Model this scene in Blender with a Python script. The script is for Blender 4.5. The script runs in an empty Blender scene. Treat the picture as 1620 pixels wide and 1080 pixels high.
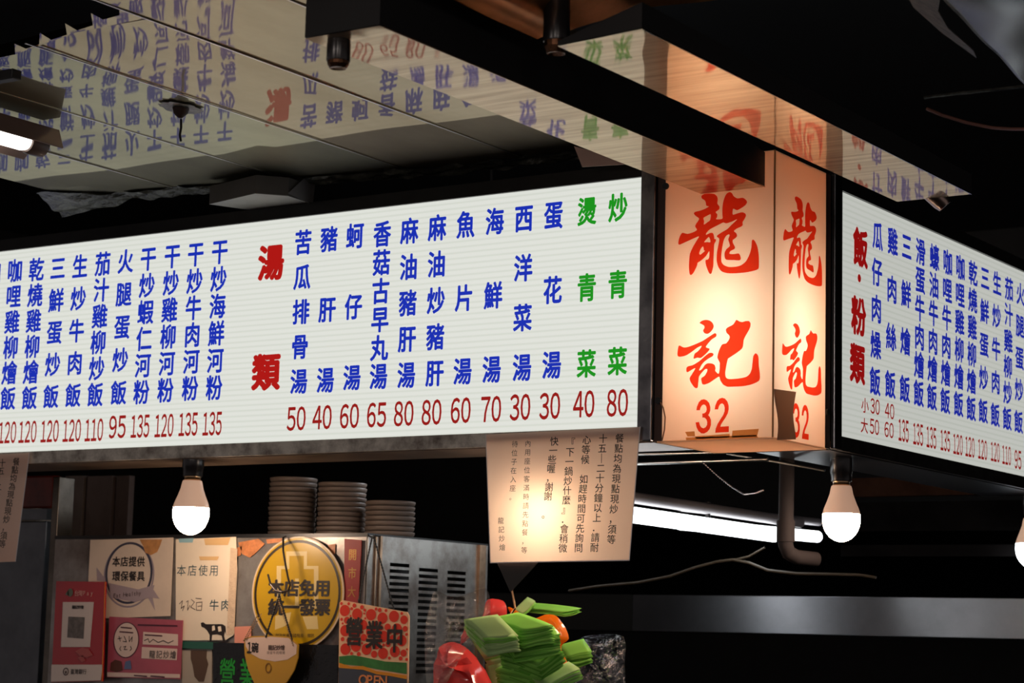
import bpy, bmesh, math, random
from mathutils import Vector, Matrix, noise
random.seed(7)
scn = bpy.context.scene
COL = scn.collection

# ------------------------------------------------------------------ camera
FPX, YAW, PITCH, ROLL = 3331.1439, 0.59305856, 0.14133666, 0.02567975
EYE = Vector((1.62497850, -3.21238926, 1.6))
FWD = Vector((-math.sin(YAW)*math.cos(PITCH), math.cos(YAW)*math.cos(PITCH), math.sin(PITCH)))
RGT = Vector((math.cos(YAW), math.sin(YAW), 0))
UPV = RGT.cross(FWD)
R_ = RGT*math.cos(ROLL) + UPV*math.sin(ROLL)
U_ = UPV*math.cos(ROLL) - RGT*math.sin(ROLL)
cd = bpy.data.cameras.new('camera'); cam = bpy.data.objects.new('camera', cd); COL.objects.link(cam)
cd.sensor_width = 36; cd.lens = FPX*36/1620
m = Matrix((R_, U_, -FWD)).transposed().to_4x4(); m.translation = EYE
cam.matrix_world = m
cd.clip_start = .05
cd.dof.use_dof = True; cd.dof.focus_distance = 3.75; cd.dof.aperture_fstop = 9
scn.camera = cam
# ------------------------------------------------------------------ world and exposure
scn.view_settings.view_transform = 'Standard'; scn.view_settings.look = 'None'
scn.view_settings.exposure = 0; scn.view_settings.gamma = 1
scn.view_settings.use_curve_mapping = False
w = bpy.data.worlds.new('night'); scn.world = w; w.use_nodes = True
w.node_tree.nodes['Background'].inputs[0].default_value = (1, .86, .84, 1)
w.node_tree.nodes['Background'].inputs[1].default_value = .20
BULB = 58.0          # bulb radiance
TUBE = 6.0           # fluorescent tube radiance
MENU_FRONT, MENU_SIDE = .72, .51
FRONT_FILL = 62.0         # unseen globe lamps added behind us to light the front
CORNER = 17.0        # tube inside the corner sign

# ------------------------------------------------------------------ pixel <-> place
def ray(px, py): return FWD*FPX + R_*(px-810) + U_*(540-py)
def on_y(px, py, Y): d = ray(px, py); return EYE + d*((Y-EYE.y)/d.y)
def on_x(px, py, X): d = ray(px, py); return EYE + d*((X-EYE.x)/d.x)
def on_z(px, py, Z): d = ray(px, py); return EYE + d*((Z-EYE.z)/d.z)
def pix(P):
    d = Vector(P)-EYE; z = d.dot(FWD)
    return (810+FPX*d.dot(R_)/z, 540-FPX*d.dot(U_)/z)

class Frame:
    "a flat surface: origin, right, up; N points to the viewer"
    def __init__(s, O, U, V):
        s.O, s.U, s.V = Vector(O), Vector(U).normalized(), Vector(V).normalized(); s.N = s.U.cross(s.V)
    def uv(s, px, py):
        d = ray(px, py); t = (s.O-EYE).dot(s.N)/d.dot(s.N); P = EYE+d*t-s.O
        G = s.U.dot(s.V); a, b = P.dot(s.U), P.dot(s.V); k = 1-G*G
        return ((a-b*G)/k, (b-a*G)/k)
    def at(s, u, v, d=0): return s.O+s.U*u+s.V*v+s.N*d
    def px(s, px, py, d=0): return s.at(*s.uv(px, py), d)
    def size(s, px, py, w, h):
        u, v = s.uv(px, py); p0 = pix(s.at(u, v)); a = pix(s.at(u+.01, v)); b = pix(s.at(u, v+.01))
        return (w*.01/math.hypot(a[0]-p0[0], a[1]-p0[1]), h*.01/math.hypot(b[0]-p0[0], b[1]-p0[1]))
FL = Frame((0, 0, 0), (1, 0, 0), (0, 0, 1))
FR = Frame((0, 0, 0), (0, 1, 0), (0, 0, 1))
def FY(Y): return Frame((0, Y, 0), (1, 0, 0), (0, 0, 1))
def FX(X): return Frame((X, 0, 0), (0, 1, 0), (0, 0, 1))

# ------------------------------------------------------------------ materials
MATS = {}
def srgb(r, g, b):
    f = lambda c: (c/255/12.92) if c/255 <= .04045 else ((c/255+.055)/1.055)**2.4
    return (f(r), f(g), f(b), 1)
def mat(name, col=(.5, .5, .5, 1), rough=.5, metal=0, emit=None, es=0, spec=.5, var=0, vscale=8, vcol=None, bump=0, bscale=40, stretch=(1, 1, 1), coat=0):
    if name in MATS: return MATS[name]
    m = bpy.data.materials.new(name); m.use_nodes = True; MATS[name] = m
    nt = m.node_tree; b = nt.nodes['Principled BSDF']
    b.inputs['Base Color'].default_value = col; b.inputs['Roughness'].default_value = rough
    b.inputs['Metallic'].default_value = metal; b.inputs['Specular IOR Level'].default_value = spec
    b.inputs['Coat Weight'].default_value = coat; b.inputs['Coat Roughness'].default_value = .08
    if emit: b.inputs['Emission Color'].default_value = emit; b.inputs['Emission Strength'].default_value = es
    if var or bump:
        tc = nt.nodes.new('ShaderNodeTexCoord'); mp = nt.nodes.new('ShaderNodeMapping')
        mp.inputs['Scale'].default_value = stretch; nt.links.new(tc.outputs['Object'], mp.inputs[0])
    if var:
        n = nt.nodes.new('ShaderNodeTexNoise'); n.inputs['Scale'].default_value = vscale; n.inputs['Detail'].default_value = 6
        n.inputs['Roughness'].default_value = .65
        nt.links.new(mp.outputs[0], n.inputs['Vector'])
        r = nt.nodes.new('ShaderNodeValToRGB'); r.color_ramp.elements[0].position = .38; r.color_ramp.elements[1].position = .68
        r.color_ramp.elements[0].color = col
        r.color_ramp.elements[1].color = vcol or tuple(c*(1-var) for c in col[:3])+(1,)
        nt.links.new(n.outputs[0], r.inputs[0]); nt.links.new(r.outputs[0], b.inputs['Base Color'])
    if bump:
        n2 = nt.nodes.new('ShaderNodeTexNoise'); n2.inputs['Scale'].default_value = bscale; n2.inputs['Detail'].default_value = 3
        nt.links.new(mp.outputs[0], n2.inputs['Vector'])
        bp = nt.nodes.new('ShaderNodeBump'); bp.inputs['Strength'].default_value = bump; bp.inputs['Distance'].default_value = .01
        nt.links.new(n2.outputs[0], bp.inputs['Height']); nt.links.new(bp.outputs[0], b.inputs['Normal'])
    return m
def lamp_mat(name, col, s):
    if name in MATS: return MATS[name]
    m = bpy.data.materials.new(name); m.use_nodes = True; MATS[name] = m; nt = m.node_tree; nt.nodes.clear()
    e = nt.nodes.new('ShaderNodeEmission'); o = nt.nodes.new('ShaderNodeOutputMaterial')
    e.inputs[0].default_value = tuple(col[:3])+(1,); e.inputs[1].default_value = s; nt.links.new(e.outputs[0], o.inputs[0])
    return m
def translucent(name, col, mixd=.4, tcol=None, gloss=0.0):
    "thin sheet: part diffuse, part translucent, a little gloss"
    if name in MATS: return MATS[name]
    m = bpy.data.materials.new(name); m.use_nodes = True; MATS[name] = m; nt = m.node_tree; nt.nodes.clear()
    a = nt.nodes.new('ShaderNodeBsdfDiffuse'); b = nt.nodes.new('ShaderNodeBsdfTranslucent'); x = nt.nodes.new('ShaderNodeMixShader')
    o = nt.nodes.new('ShaderNodeOutputMaterial'); a.inputs[0].default_value = col; b.inputs[0].default_value = tcol or col
    x.inputs[0].default_value = mixd; nt.links.new(a.outputs[0], x.inputs[1]); nt.links.new(b.outputs[0], x.inputs[2])
    out = x
    if gloss:
        g = nt.nodes.new('ShaderNodeBsdfGlossy'); g.inputs['Roughness'].default_value = .12
        y = nt.nodes.new('ShaderNodeMixShader'); y.inputs[0].default_value = gloss
        nt.links.new(x.outputs[0], y.inputs[1]); nt.links.new(g.outputs[0], y.inputs[2]); out = y
    nt.links.new(out.outputs[0], o.inputs[0]); return m
def film(name, col, op, rough=.1, bump=.6):
    "clear film: mostly see-through with glossy creases"
    if name in MATS: return MATS[name]
    m = bpy.data.materials.new(name); m.use_nodes = True; MATS[name] = m; nt = m.node_tree; nt.nodes.clear()
    t = nt.nodes.new('ShaderNodeBsdfTransparent'); g = nt.nodes.new('ShaderNodeBsdfGlossy'); x = nt.nodes.new('ShaderNodeMixShader')
    t.inputs[0].default_value = col; g.inputs['Roughness'].default_value = rough; x.inputs[0].default_value = op
    n = nt.nodes.new('ShaderNodeTexNoise'); n.inputs['Scale'].default_value = 60; n.inputs['Detail'].default_value = 4
    tc = nt.nodes.new('ShaderNodeTexCoord'); nt.links.new(tc.outputs['Object'], n.inputs['Vector'])
    bp = nt.nodes.new('ShaderNodeBump'); bp.inputs['Strength'].default_value = bump; bp.inputs['Distance'].default_value = .01
    nt.links.new(n.outputs[0], bp.inputs['Height']); nt.links.new(bp.outputs[0], g.inputs['Normal'])
    o = nt.nodes.new('ShaderNodeOutputMaterial')
    nt.links.new(t.outputs[0], x.inputs[1]); nt.links.new(g.outputs[0], x.inputs[2]); nt.links.new(x.outputs[0], o.inputs[0]); return m
def fluted(name, strength):
    "ribbed acrylic lit from behind"
    m = bpy.data.materials.new(name); m.use_nodes = True; nt = m.node_tree; b = nt.nodes['Principled BSDF']
    b.inputs['Base Color'].default_value = (.3, .3, .28, 1); b.inputs['Roughness'].default_value = .35
    tc = nt.nodes.new('ShaderNodeTexCoord'); wv = nt.nodes.new('ShaderNodeTexWave'); wv.wave_type = 'BANDS'; wv.bands_direction = 'Z'
    wv.inputs['Scale'].default_value = 29; wv.inputs['Distortion'].default_value = 0
    nt.links.new(tc.outputs['Object'], wv.inputs['Vector'])
    r = nt.nodes.new('ShaderNodeValToRGB')
    r.color_ramp.elements[0].position = 0; r.color_ramp.elements[0].color = (.86, .90, .81, 1)
    r.color_ramp.elements[1].position = .45; r.color_ramp.elements[1].color = (.975, 1, .925, 1)
    nt.links.new(wv.outputs['Fac'], r.inputs[0]); nt.links.new(r.outputs[0], b.inputs['Emission Color'])
    b.inputs['Emission Strength'].default_value = strength
    return m

M_black = mat('black_paint', (.006, .006, .0065, 1), .55)
M_darkmetal = mat('dark_metal', (.03, .03, .032, 1), .35, .6)
M_steel = mat('brushed_steel', (.42, .41, .40, 1), .32, 1, var=.35, vscale=14, bump=.05, bscale=60)
M_dullsteel = mat('stained_steel', srgb(214, 208, 196), .45, .2, var=.75, vscale=22, vcol=srgb(104, 92, 84))
M_frame = mat('dark_steel_trim', (.10, .10, .105, 1), .22, 1)
def dirty_mirror(name, col, col2, sharp, haze, k, vscale, stretch):
    "polished steel with a greasy haze: a sharp and a blurred reflection mixed"
    m = bpy.data.materials.new(name); m.use_nodes = True; MATS[name] = m; nt = m.node_tree; nt.nodes.clear(); N = nt.nodes.new; L = nt.links.new
    tc = N('ShaderNodeTexCoord'); mp = N('ShaderNodeMapping'); mp.inputs['Scale'].default_value = stretch; L(tc.outputs['Object'], mp.inputs[0])
    n = N('ShaderNodeTexNoise'); n.inputs['Scale'].default_value = vscale; n.inputs['Detail'].default_value = 6; n.inputs['Roughness'].default_value = .65; L(mp.outputs[0], n.inputs['Vector'])
    r = N('ShaderNodeValToRGB'); r.color_ramp.elements[0].position = .36; r.color_ramp.elements[1].position = .68
    r.color_ramp.elements[0].color = col; r.color_ramp.elements[1].color = col2; L(n.outputs[0], r.inputs[0])
    a = N('ShaderNodeBsdfGlossy'); b = N('ShaderNodeBsdfGlossy'); d = N('ShaderNodeBsdfDiffuse'); x = N('ShaderNodeMixShader'); y = N('ShaderNodeMixShader'); o = N('ShaderNodeOutputMaterial')
    a.inputs['Roughness'].default_value = sharp; b.inputs['Roughness'].default_value = haze
    for q in (a, b, d): L(r.outputs[0], q.inputs['Color'])
    x.inputs[0].default_value = k; y.inputs[0].default_value = .12
    L(a.outputs[0], x.inputs[1]); L(b.outputs[0], x.inputs[2]); L(x.outputs[0], y.inputs[1]); L(d.outputs[0], y.inputs[2]); L(y.outputs[0], o.inputs[0]); return m
M_mirror = dirty_mirror('mirror_ceiling_steel', (.48, .405, .295, 1), (.39, .32, .225, 1), .025, .42, .42, 5, (1, .35, 1))
M_mirror_green = dirty_mirror('mirror_ceiling_cool', (.42, .395, .29, 1), (.34, .32, .24, 1), .03, .42, .42, 5, (1, .35, 1))
M_brush = dirty_mirror('beam_underside_steel', (.76, .62, .47, 1), (.52, .41, .31, 1), .04, .40, .42, 1.6, (3, 46, 1))
M_copper = mat('stained_copper_ceiling', (.50, .22, .08, 1), .34, .9, var=.5, vscale=9)
M_foil = mat('crumpled_foil', (.12, .12, .092, 1), .4, .4, var=.7, vscale=30, bump=.8, bscale=45)
M_blue = mat('menu_blue', (.004, .008, .06, 1), .4, emit=(.005, .024, .43, 1), es=1)
M_red = mat('menu_red', (.05, .004, .004, 1), .4, emit=(.32, .006, .004, 1), es=.9)
M_hred = mat('heading_red', (.06, .002, .002, 1), .4, emit=(.48, .006, .004, 1), es=.85)
M_green = mat('menu_green', (.004, .05, .004, 1), .4, emit=(.008, .32, .010, 1), es=.85)
M_blue2 = mat('side_menu_blue', (.004, .006, .05, 1), .4, emit=(.010, .020, .34, 1), es=.9)
M_red2 = mat('side_menu_red', (.3, .01, .008, 1), .4, emit=(.26, .007, .006, 1), es=.8)
M_hred2 = mat('side_heading_red', (.3, .006, .004, 1), .4, emit=(.28, .004, .004, 1), es=.85)
M_panelL, M_panelR = fluted('fluted_front', MENU_FRONT), fluted('fluted_side', MENU_SIDE)
M_face = translucent('corner_acrylic', (.55, .40, .28, 1), .74, (.95, .84, .72, 1))
M_vinyl = translucent('red_vinyl', (.45, .015, .008, 1), .72, (.72, .045, .015, 1))
M_inner = mat('orange_lining', srgb(235, 165, 105), .8)  # orange put into the lining so the sign glows orange at its edges
M_bulb = lamp_mat('warm_bulb_glow', (1, .73, .52), BULB)
M_bulbw = lamp_mat('cool_bulb_glow', (.85, .95, 1), 14)
M_tube = lamp_mat('tube_glow', (.93, .98, 1), TUBE)
M_tubew = lamp_mat('warm_tube_glow', (1, .93, .84), 3.2)
M_corner = lamp_mat('sign_tube_glow', (1, .88, .70), CORNER)
M_bulbbody = mat('glowing_bulb_plastic', srgb(240, 215, 195), .35, emit=(1, .56, .36, 1), es=.30)  # faint emission stands in for the lamp's light on the plastic body
M_brass = mat('brass', (.5, .33, .18, 1), .3, 1)
M_socket = mat('black_bakelite', (.012, .010, .010, 1), .25)
M_paper = translucent('pink_laminated_paper', srgb(238, 198, 180), .38, (.95, .74, .58, 1), .035)
M_ink = mat('black_ink', (.018, .012, .012, 1), .6)
M_inkb = mat('brown_ink', (.06, .03, .025, 1), .6)
M_clear = mat('clear_laminate_edge', srgb(225, 215, 215), .2, 0, spec=.8)
M_white = mat('off_white_card', srgb(226, 214, 200), .6)

# ------------------------------------------------------------------ mesh helpers
class MB:
    def __init__(s): s.v, s.f, s.mi = [], [], []
    def add(s, vs, fs, mi=0):
        o = len(s.v); s.v += [tuple(x) for x in vs]; s.f += [tuple(i+o for i in f) for f in fs]; s.mi += [mi]*len(fs); return s
    def box(s, a, b, mi=0):
        (x0, y0, z0), (x1, y1, z1) = a, b
        vs = [(x, y, z) for z in (z0, z1) for y in (y0, y1) for x in (x0, x1)]
        return s.add(vs, [(0, 2, 3, 1), (4, 5, 7, 6), (0, 1, 5, 4), (2, 6, 7, 3), (0, 4, 6, 2), (1, 3, 7, 5)], mi)
    def hexa(s, q0, q1, mi=0):
        "solid between two quads"
        return s.add(list(q0)+list(q1), [(3, 2, 1, 0), (4, 5, 6, 7)]+[(i, (i+1) % 4, 4+(i+1) % 4, 4+i) for i in range(4)], mi)
    def obox(s, F, u0, v0, u1, v1, d0, d1, mi=0):
        return s.hexa([F.at(u0, v0, d0), F.at(u1, v0, d0), F.at(u1, v1, d0), F.at(u0, v1, d0)],
                      [F.at(u0, v0, d1), F.at(u1, v0, d1), F.at(u1, v1, d1), F.at(u0, v1, d1)], mi)
    def plate(s, quad, t, N, mi=0):
        N = Vector(N)*t; q = [Vector(p) for p in quad]
        return s.hexa([p-N for p in q], q, mi)
    def tube(s, path, r, n=10, mi=0, cap=True):
        P = [Vector(p) for p in path]; rs = r if isinstance(r, (list, tuple)) else [r]*len(P)
        rings = []; prev = None
        for i, p in enumerate(P):
            t = (P[min(i+1, len(P)-1)]-P[max(i-1, 0)]).normalized()
            a = prev if prev is not None else (Vector((0, 0, 1)) if abs(t.z) < .9 else Vector((1, 0, 0)))
            x = (a-t*a.dot(t)).normalized(); prev = x; y = t.cross(x)
            rings.append([p+(x*math.cos(2*math.pi*k/n)+y*math.sin(2*math.pi*k/n))*rs[i] for k in range(n)])
        vs = [q for rg in rings for q in rg]; fs = []
        for i in range(len(P)-1):
            for k in range(n): fs.append((i*n+k, i*n+(k+1) % n, (i+1)*n+(k+1) % n, (i+1)*n+k))
        if cap: fs.append(tuple(reversed(range(n)))); fs.append(tuple((len(P)-1)*n+k for k in range(n)))
        return s.add(vs, fs, mi)
    def lathe(s, prof, c, n=28, mi=0, cap=True):
        "prof = [(r, z)], about a vertical axis through c"
        return s.tube([(c[0], c[1], c[2]+z) for r, z in prof], [max(r, 1e-4) for r, z in prof], n, mi, cap)
    def grid(s, fn, nu, nv, mi=0):
        vs = [fn(i/nu, j/nv) for j in range(nv+1) for i in range(nu+1)]
        fs = [(j*(nu+1)+i, j*(nu+1)+i+1, (j+1)*(nu+1)+i+1, (j+1)*(nu+1)+i) for j in range(nv) for i in range(nu)]
        return s.add(vs, fs, mi)
    def prism(s, pts, N, t, mi=0):
        "flat outline with thickness"
        n = len(pts); N = Vector(N)*t
        return s.add([Vector(p) for p in pts]+[Vector(p)-N for p in pts],
                     [tuple(range(n)), tuple(reversed(range(n, 2*n)))]+[(i, n+i, n+(i+1) % n, (i+1) % n) for i in range(n)], mi)
def obj(name, mb, mats, parent=None, smooth=False, bevel=0, solid=0, kind=None):
    me = bpy.data.meshes.new(name); me.from_pydata(mb.v, [], mb.f); me.update()
    for m_ in (mats if isinstance(mats, (list, tuple)) else [mats]): me.materials.append(m_)
    me.polygons.foreach_set('material_index', mb.mi)
    if smooth: me.polygons.foreach_set('use_smooth', [True]*len(mb.f))
    o = bpy.data.objects.new(name, me); COL.objects.link(o)
    if smooth and not solid:
        bm = bmesh.new(); bm.from_mesh(me)
        for e in bm.edges:
            if len(e.link_faces) == 2 and e.calc_face_angle(0) > .7: e.smooth = False
        bm.to_mesh(me); bm.free()
    if bevel:
        b = o.modifiers.new('bevel', 'BEVEL'); b.width = bevel; b.segments = 2; b.limit_method = 'ANGLE'
    if solid:
        b = o.modifiers.new('solid', 'SOLIDIFY'); b.thickness = solid; b.offset = 0
    if parent:
        o.parent = parent; o.matrix_parent_inverse = parent.matrix_world.inverted()
    if kind: o['kind'] = kind
    return o
def tag(o, label, cat, group=None):
    o['label'] = label; o['category'] = cat
    if group: o['group'] = group
    return o
def thing(name, label, cat, loc, group=None):
    o = bpy.data.objects.new(name, None); COL.objects.link(o); o.location = loc; o.empty_display_size = .05
    o.matrix_world = Matrix.Translation(Vector(loc))
    return tag(o, label, cat, group)

# ------------------------------------------------------------------ lettering
GC = {}
FULL = {c: chr(ord(c)+0xFEE0) for c in '0123456789'}
def raw_glyph(ch):
    cu = bpy.data.curves.new('glyph', 'FONT'); cu.body = ch; cu.size = 1; cu.resolution_u = 3
    o = bpy.data.objects.new('glyph', cu); COL.objects.link(o)
    dg = bpy.context.evaluated_depsgraph_get(); dg.update()
    me = bpy.data.meshes.new_from_object(o.evaluated_get(dg))
    r = ([(v.co.x, v.co.y) for v in me.vertices], [tuple(p.vertices) for p in me.polygons])
    bpy.data.meshes.remove(me); bpy.data.objects.remove(o); bpy.data.curves.remove(cu)
    return r
def glyph(ch):
    if ch in GC: return GC[ch]
    vs, fs = raw_glyph(FULL.get(ch, ch))
    if ch in FULL:
        xs = [v[0] for v in vs]; ys = [v[1] for v in vs]; mx = (min(xs)+max(xs))/2
        if '0' in GC: (_, _, h0, w0, y0) = GC['0']
        else: h0, w0, y0 = max(ys)-min(ys), max(xs)-min(xs), min(ys)
        r = ([((x-.5 if ch == '1' else x-mx)/w0, (y-y0)/h0-.5) for x, y in vs], fs, h0, w0, y0)
    elif ord(ch) > 0x2000:
        r = ([(x-.5, y-.38) for x, y in vs], fs)
    else:
        xs = [v[0] for v in vs] or [0]; mx = (min(xs)+max(xs))/2
        r = ([(x-mx, y-.33) for x, y in vs], fs)
    GC[ch] = r; return r
glyph('0')
J9 = [(0, 0)]+[(math.cos(k*math.pi/4), math.sin(k*math.pi/4)) for k in range(8)]
J5 = [(0, 0), (1, 1), (-1, 1), (1, -1), (-1, -1)]
def char(mb, ch, F, u, v, w, h, bold=0, d=.0006, tilt=0, slant=0):
    g = glyph(ch); ct, st = math.cos(tilt), math.sin(tilt)
    jit = [(0, 0)] if not bold else J5 if bold < .02 else J9
    for k, (a, b) in enumerate(jit):
        vs = []
        for x, y in g[0]:
            X = (x+a*bold)*w; Y = (y+b*bold*.8)*h; X += Y*slant
            vs.append(F.at(u+X*ct-Y*st, v+X*st+Y*ct, d+k*1e-5))
        mb.add(vs, g[1])
def chars_px(mb, F, seq, w, h, bold=0, d=.0006, tilt=0):
    "seq of (ch, px, py); w, h = ink size in pixels"
    for ch, px, py in seq:
        W, H = F.size(px, py, w/.9, h/.9); u, v = F.uv(px, py); char(mb, ch, F, u, v, W, H, bold, d, tilt)
def column(F, text, p0, p1, w, h, bold=.03, d=.0006, mb=None, skip=' '):
    mb = mb or MB(); n = len(text)
    for i, ch in enumerate(text):
        if ch in skip: continue
        t = i/max(1, n-1)
        chars_px(mb, F, [(ch, p0[0]+(p1[0]-p0[0])*t, p0[1]+(p1[1]-p0[1])*t)], w, h, bold, d)
    return mb
def number(F, s, px, py, w, h, bold=.02, d=.0006, mb=None):
    mb = mb or MB(); W, H = F.size(px, py, w, h); u, v = F.uv(px, py); n = len(s)
    for i, ch in enumerate(s):
        char(mb, ch, F, u+(i-(n-1)/2)*W/n, v, W/n*.86, H, bold, d)
    return mb
def line_text(F, s, px, py, step, w, h, bold=0, d=.0006, mb=None, dy=0):
    "horizontal line of characters centred at px, py"
    mb = mb or MB(); n = len(s)
    chars_px(mb, F, [(c, px+(i-(n-1)/2)*step, py+(i-(n-1)/2)*dy) for i, c in enumerate(s) if c != ' '], w, h, bold, d)
    return mb
def fill2d(loops):
    "even-odd fill of closed outlines -> verts, faces"
    cu = bpy.data.curves.new('fill', 'CURVE'); cu.dimensions = '2D'; cu.fill_mode = 'BOTH'
    for L in loops:
        sp = cu.splines.new('POLY'); sp.points.add(len(L)-1); sp.use_cyclic_u = True
        for p, q in zip(sp.points, L): p.co = (q[0], q[1], 0, 1)
    o = bpy.data.objects.new('fill', cu); COL.objects.link(o)
    dg = bpy.context.evaluated_depsgraph_get(); dg.update()
    me = bpy.data.meshes.new_from_object(o.evaluated_get(dg))
    r = ([(v.co.x, v.co.y) for v in me.vertices], [tuple(p.vertices) for p in me.polygons])
    bpy.data.meshes.remove(me); bpy.data.objects.remove(o); bpy.data.curves.remove(cu)
    return r
def smooth_loop(L, k=3):
    n = len(L); out = []
    for i in range(n):
        p0, p1, p2, p3 = L[i-1], L[i], L[(i+1) % n], L[(i+2) % n]
        for j in range(k):
            t = j/k
            out.append(tuple(.5*(2*p1[a]+(p2[a]-p0[a])*t*.8+(2*p0[a]-5*p1[a]+4*p2[a]-p3[a])*t*t*.8*0+0) if False else
                       ((2*t**3-3*t*t+1)*p1[a]+(t**3-2*t*t+t)*.4*(p2[a]-p0[a])+(-2*t**3+3*t*t)*p2[a]+(t**3-t*t)*.4*(p3[a]-p1[a])) for a in (0, 1)))
    return out
def ellipse(F, px, py, rx, ry, n=48, a0=0):
    W, H = F.size(px, py, rx, ry); u, v = F.uv(px, py)
    return [(u+W*math.cos(2*math.pi*k/n+a0), v+H*math.sin(2*math.pi*k/n+a0)) for k in range(n)]
def patch(mb, F, loops, d=.0006, mi=0):
    vs, fs = fill2d(loops); mb.add([F.at(x, y, d) for x, y in vs], fs, mi); return mb
def ppatch(mb, F, pts, d=.0006, mi=0):
    return mb.add([F.px(x, y, d) for x, y in pts], [tuple(range(len(pts)))], mi)
def stroke(mb, F, pts, wpx, d=.0008, mi=0):
    "pen stroke of flat ribbon through pixel points"
    P = [F.uv(*p) for p in pts]; W = F.size(*pts[0], wpx, wpx)[1]/2
    for (a, b), (c, e) in zip(P, P[1:]):
        l = math.hypot(c-a, e-b) or 1e-6; nx, ny = -(e-b)/l*W, (c-a)/l*W; ex, ey = (c-a)/l*W*.5, (e-b)/l*W*.5
        mb.add([F.at(a-nx-ex, b-ny-ey, d), F.at(c-nx+ex, e-ny+ey, d), F.at(c+nx+ex, e+ny+ey, d), F.at(a+nx-ex, b+ny-ey, d)], [(0, 1, 2, 3)], mi)
    return mb

# ================================================================== the setting
ZT, ZB, ZF = 2.4345, 1.98142, 1.9556       # panel top, panel bottom, fascia bottom
XR, YL = -.2638, .2604                      # right end of the front panel, near end of the side panel
ZTOP = ZT+.026
ZC = 2.511                                  # mirror ceiling
ZBEAM = 2.390
fl = MB().box((-6, -6, -.05), (6, 5, 0)); obj('floor', fl, mat('wet_street', (.02, .02, .022, 1), .5), kind='structure')
wb = MB().box((-6, 3.4, 0), (6, 3.5, 3.6)); obj('wall_back', wb, mat('sooty_wall', (.014, .013, .012, 1), .5, var=.5), kind='structure')
wl = MB().box((-4.1, -.2, 0), (-4.0, 3.4, 3.6)); obj('wall_left', wl, MATS['sooty_wall'], kind='structure')
up = MB().box((-6, -6, 3.0), (6, 3.5, 3.1)); obj('ceiling', up, mat('black_roof', (.006, .006, .007, 1), .6), kind='structure')

# mirror ceiling, laid in planks 0.265 m wide
SEAMS = [-1.61, -1.345, -1.078, -.812, -.55, -.30, -.02]
EDGE = [(-30, 97), (0, 91), (24, 86), (23, 69), (41, 77), (62, 70), (63, 52), (81, 63), (106, 55), (103, 37), (122, 48), (147, 40),
        (144, 21), (163, 31), (189, 24), (189, 12), (201, 18), (228, 12), (227, 6), (243, 9), (268, 2), (267, -14), (285, -6)]
def FAR(x): return -.075+.115*max(0, min(1, (x+1.45)/.75))
def wav(x, y):
    t = max(0, min(1, (-.25-y)/.75))
    a = .0002+.0007*t*t
    n = noise.noise(Vector((x*4, y*6, 1)))*a*1.6 + noise.noise(Vector((x*3.5, y*2.3, 5)))*a*3
    return n
ce = MB()
for k in range(len(SEAMS)-1):
    x0, x1 = SEAMS[k], SEAMS[k+1]
    for (ya, yb, mi) in [(-.985 if x1 < -.5 else -1.5, FAR((x0+x1)/2), 0)]:
        nn = 60
        ce.grid(lambda a, b: (x0+(x1-x0)*a, ya+(FAR(x0+(x1-x0)*a)-ya)*b, ZC+wav(x0+(x1-x0)*a, ya+(yb-ya)*b)+(.0009*((k % 3)-1))*(a-.5)), 16, nn, 1 if k < 3 else 0)
rag = [on_z(px, py, ZC-.0005) for px, py in EDGE]
rag = [p for p in rag if p.x < -.45]
ce.add([p for p in rag]+[(rag[-1].x, -.985, ZC), (rag[0].x, -.985, ZC)], [tuple(range(len(rag)+2))], 0)
oc = obj('ceiling', ce, [M_mirror, M_mirror_green], kind='structure', smooth=True)
far_ = [on_z(850, 62, 2.447), on_z(903, 46, 2.455), on_z(1026, 13, 2.50), on_z(1150, -3, 2.56)]
def cop(a, b):
    t = a*3; k = min(2, int(t)); p = far_[k].lerp(far_[k+1], t-k)
    return (p.x, p.y-.75*b, p.z+.003*noise.noise(Vector((a*5, b*5, 0))))
obj('ceiling', MB().grid(cop, 24, 24), M_copper, kind='structure', smooth=True)
for k, x in enumerate(SEAMS[1:-1]):
    t = MB().box((x-.0018, -.985 if x < -.56 else -1.45, ZC-.0022), (x+.0018, FAR(x), ZC-.0005))
    obj('trim_%d' % (k+1), t, mat('seam_strip', (.45, .42, .38, 1), .3, 1), kind='structure')
# crumpled sealing foil along the far edge of the mirror ceiling
def foil(a, b):
    x = -1.64+1.29*a
    left = max(0, min(1, (-1.50-x)/.12))
    y = FAR(x)-.018+(.045)*b+.008*noise.noise(Vector((x*14, b*2, 3)))-.08*left*(1-b)
    z = ZC-.004-.006*b+.010*noise.noise(Vector((x*22, b*4, 0)))-left*.018*b
    return (x-.05*left*b, y, z)
obj('trim_9', MB().grid(foil, 150, 10), M_foil, kind='structure', smooth=True)

# ================================================================== front menu light box
XL = -2.75
box = thing('menu_lightbox', 'long white backlit menu board with soup columns, left of the red corner sign', 'menu board', (-1.5, .07, ZF))
h = MB(); h.box((XL, .002, ZF), (XR+.029, .15, ZTOP))
obj('housing', h, M_black, box)
h = MB(); h.box((XL, -.006, ZT), (XR+.029, .002, ZTOP)); obj('top_rail', h, mat('black_rail', (.016, .016, .016, 1), .35, .5, var=.5, vscale=6), box)
h = MB(); h.box((XL, -.006, ZF), (XR, .002, ZB)); obj('bottom_rail', h, M_dullsteel, box)
h = MB(); h.box((XR, -.008, ZF), (XR+.029, .002, ZTOP)); obj('end_rail', h, mat('end_rail_steel', (.12, .12, .13, 1), .25, .8, var=.8, vscale=9, vcol=(.45, .44, .44, 1)), box, bevel=.002)
h = MB(); h.box((XL, .003, ZF-.002), (XR+.029, .15, ZF-.0002)); obj('underside', h, mat('brown_underside', (.22, .16, .12, 1), .35, .3, var=.5), box)
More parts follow.
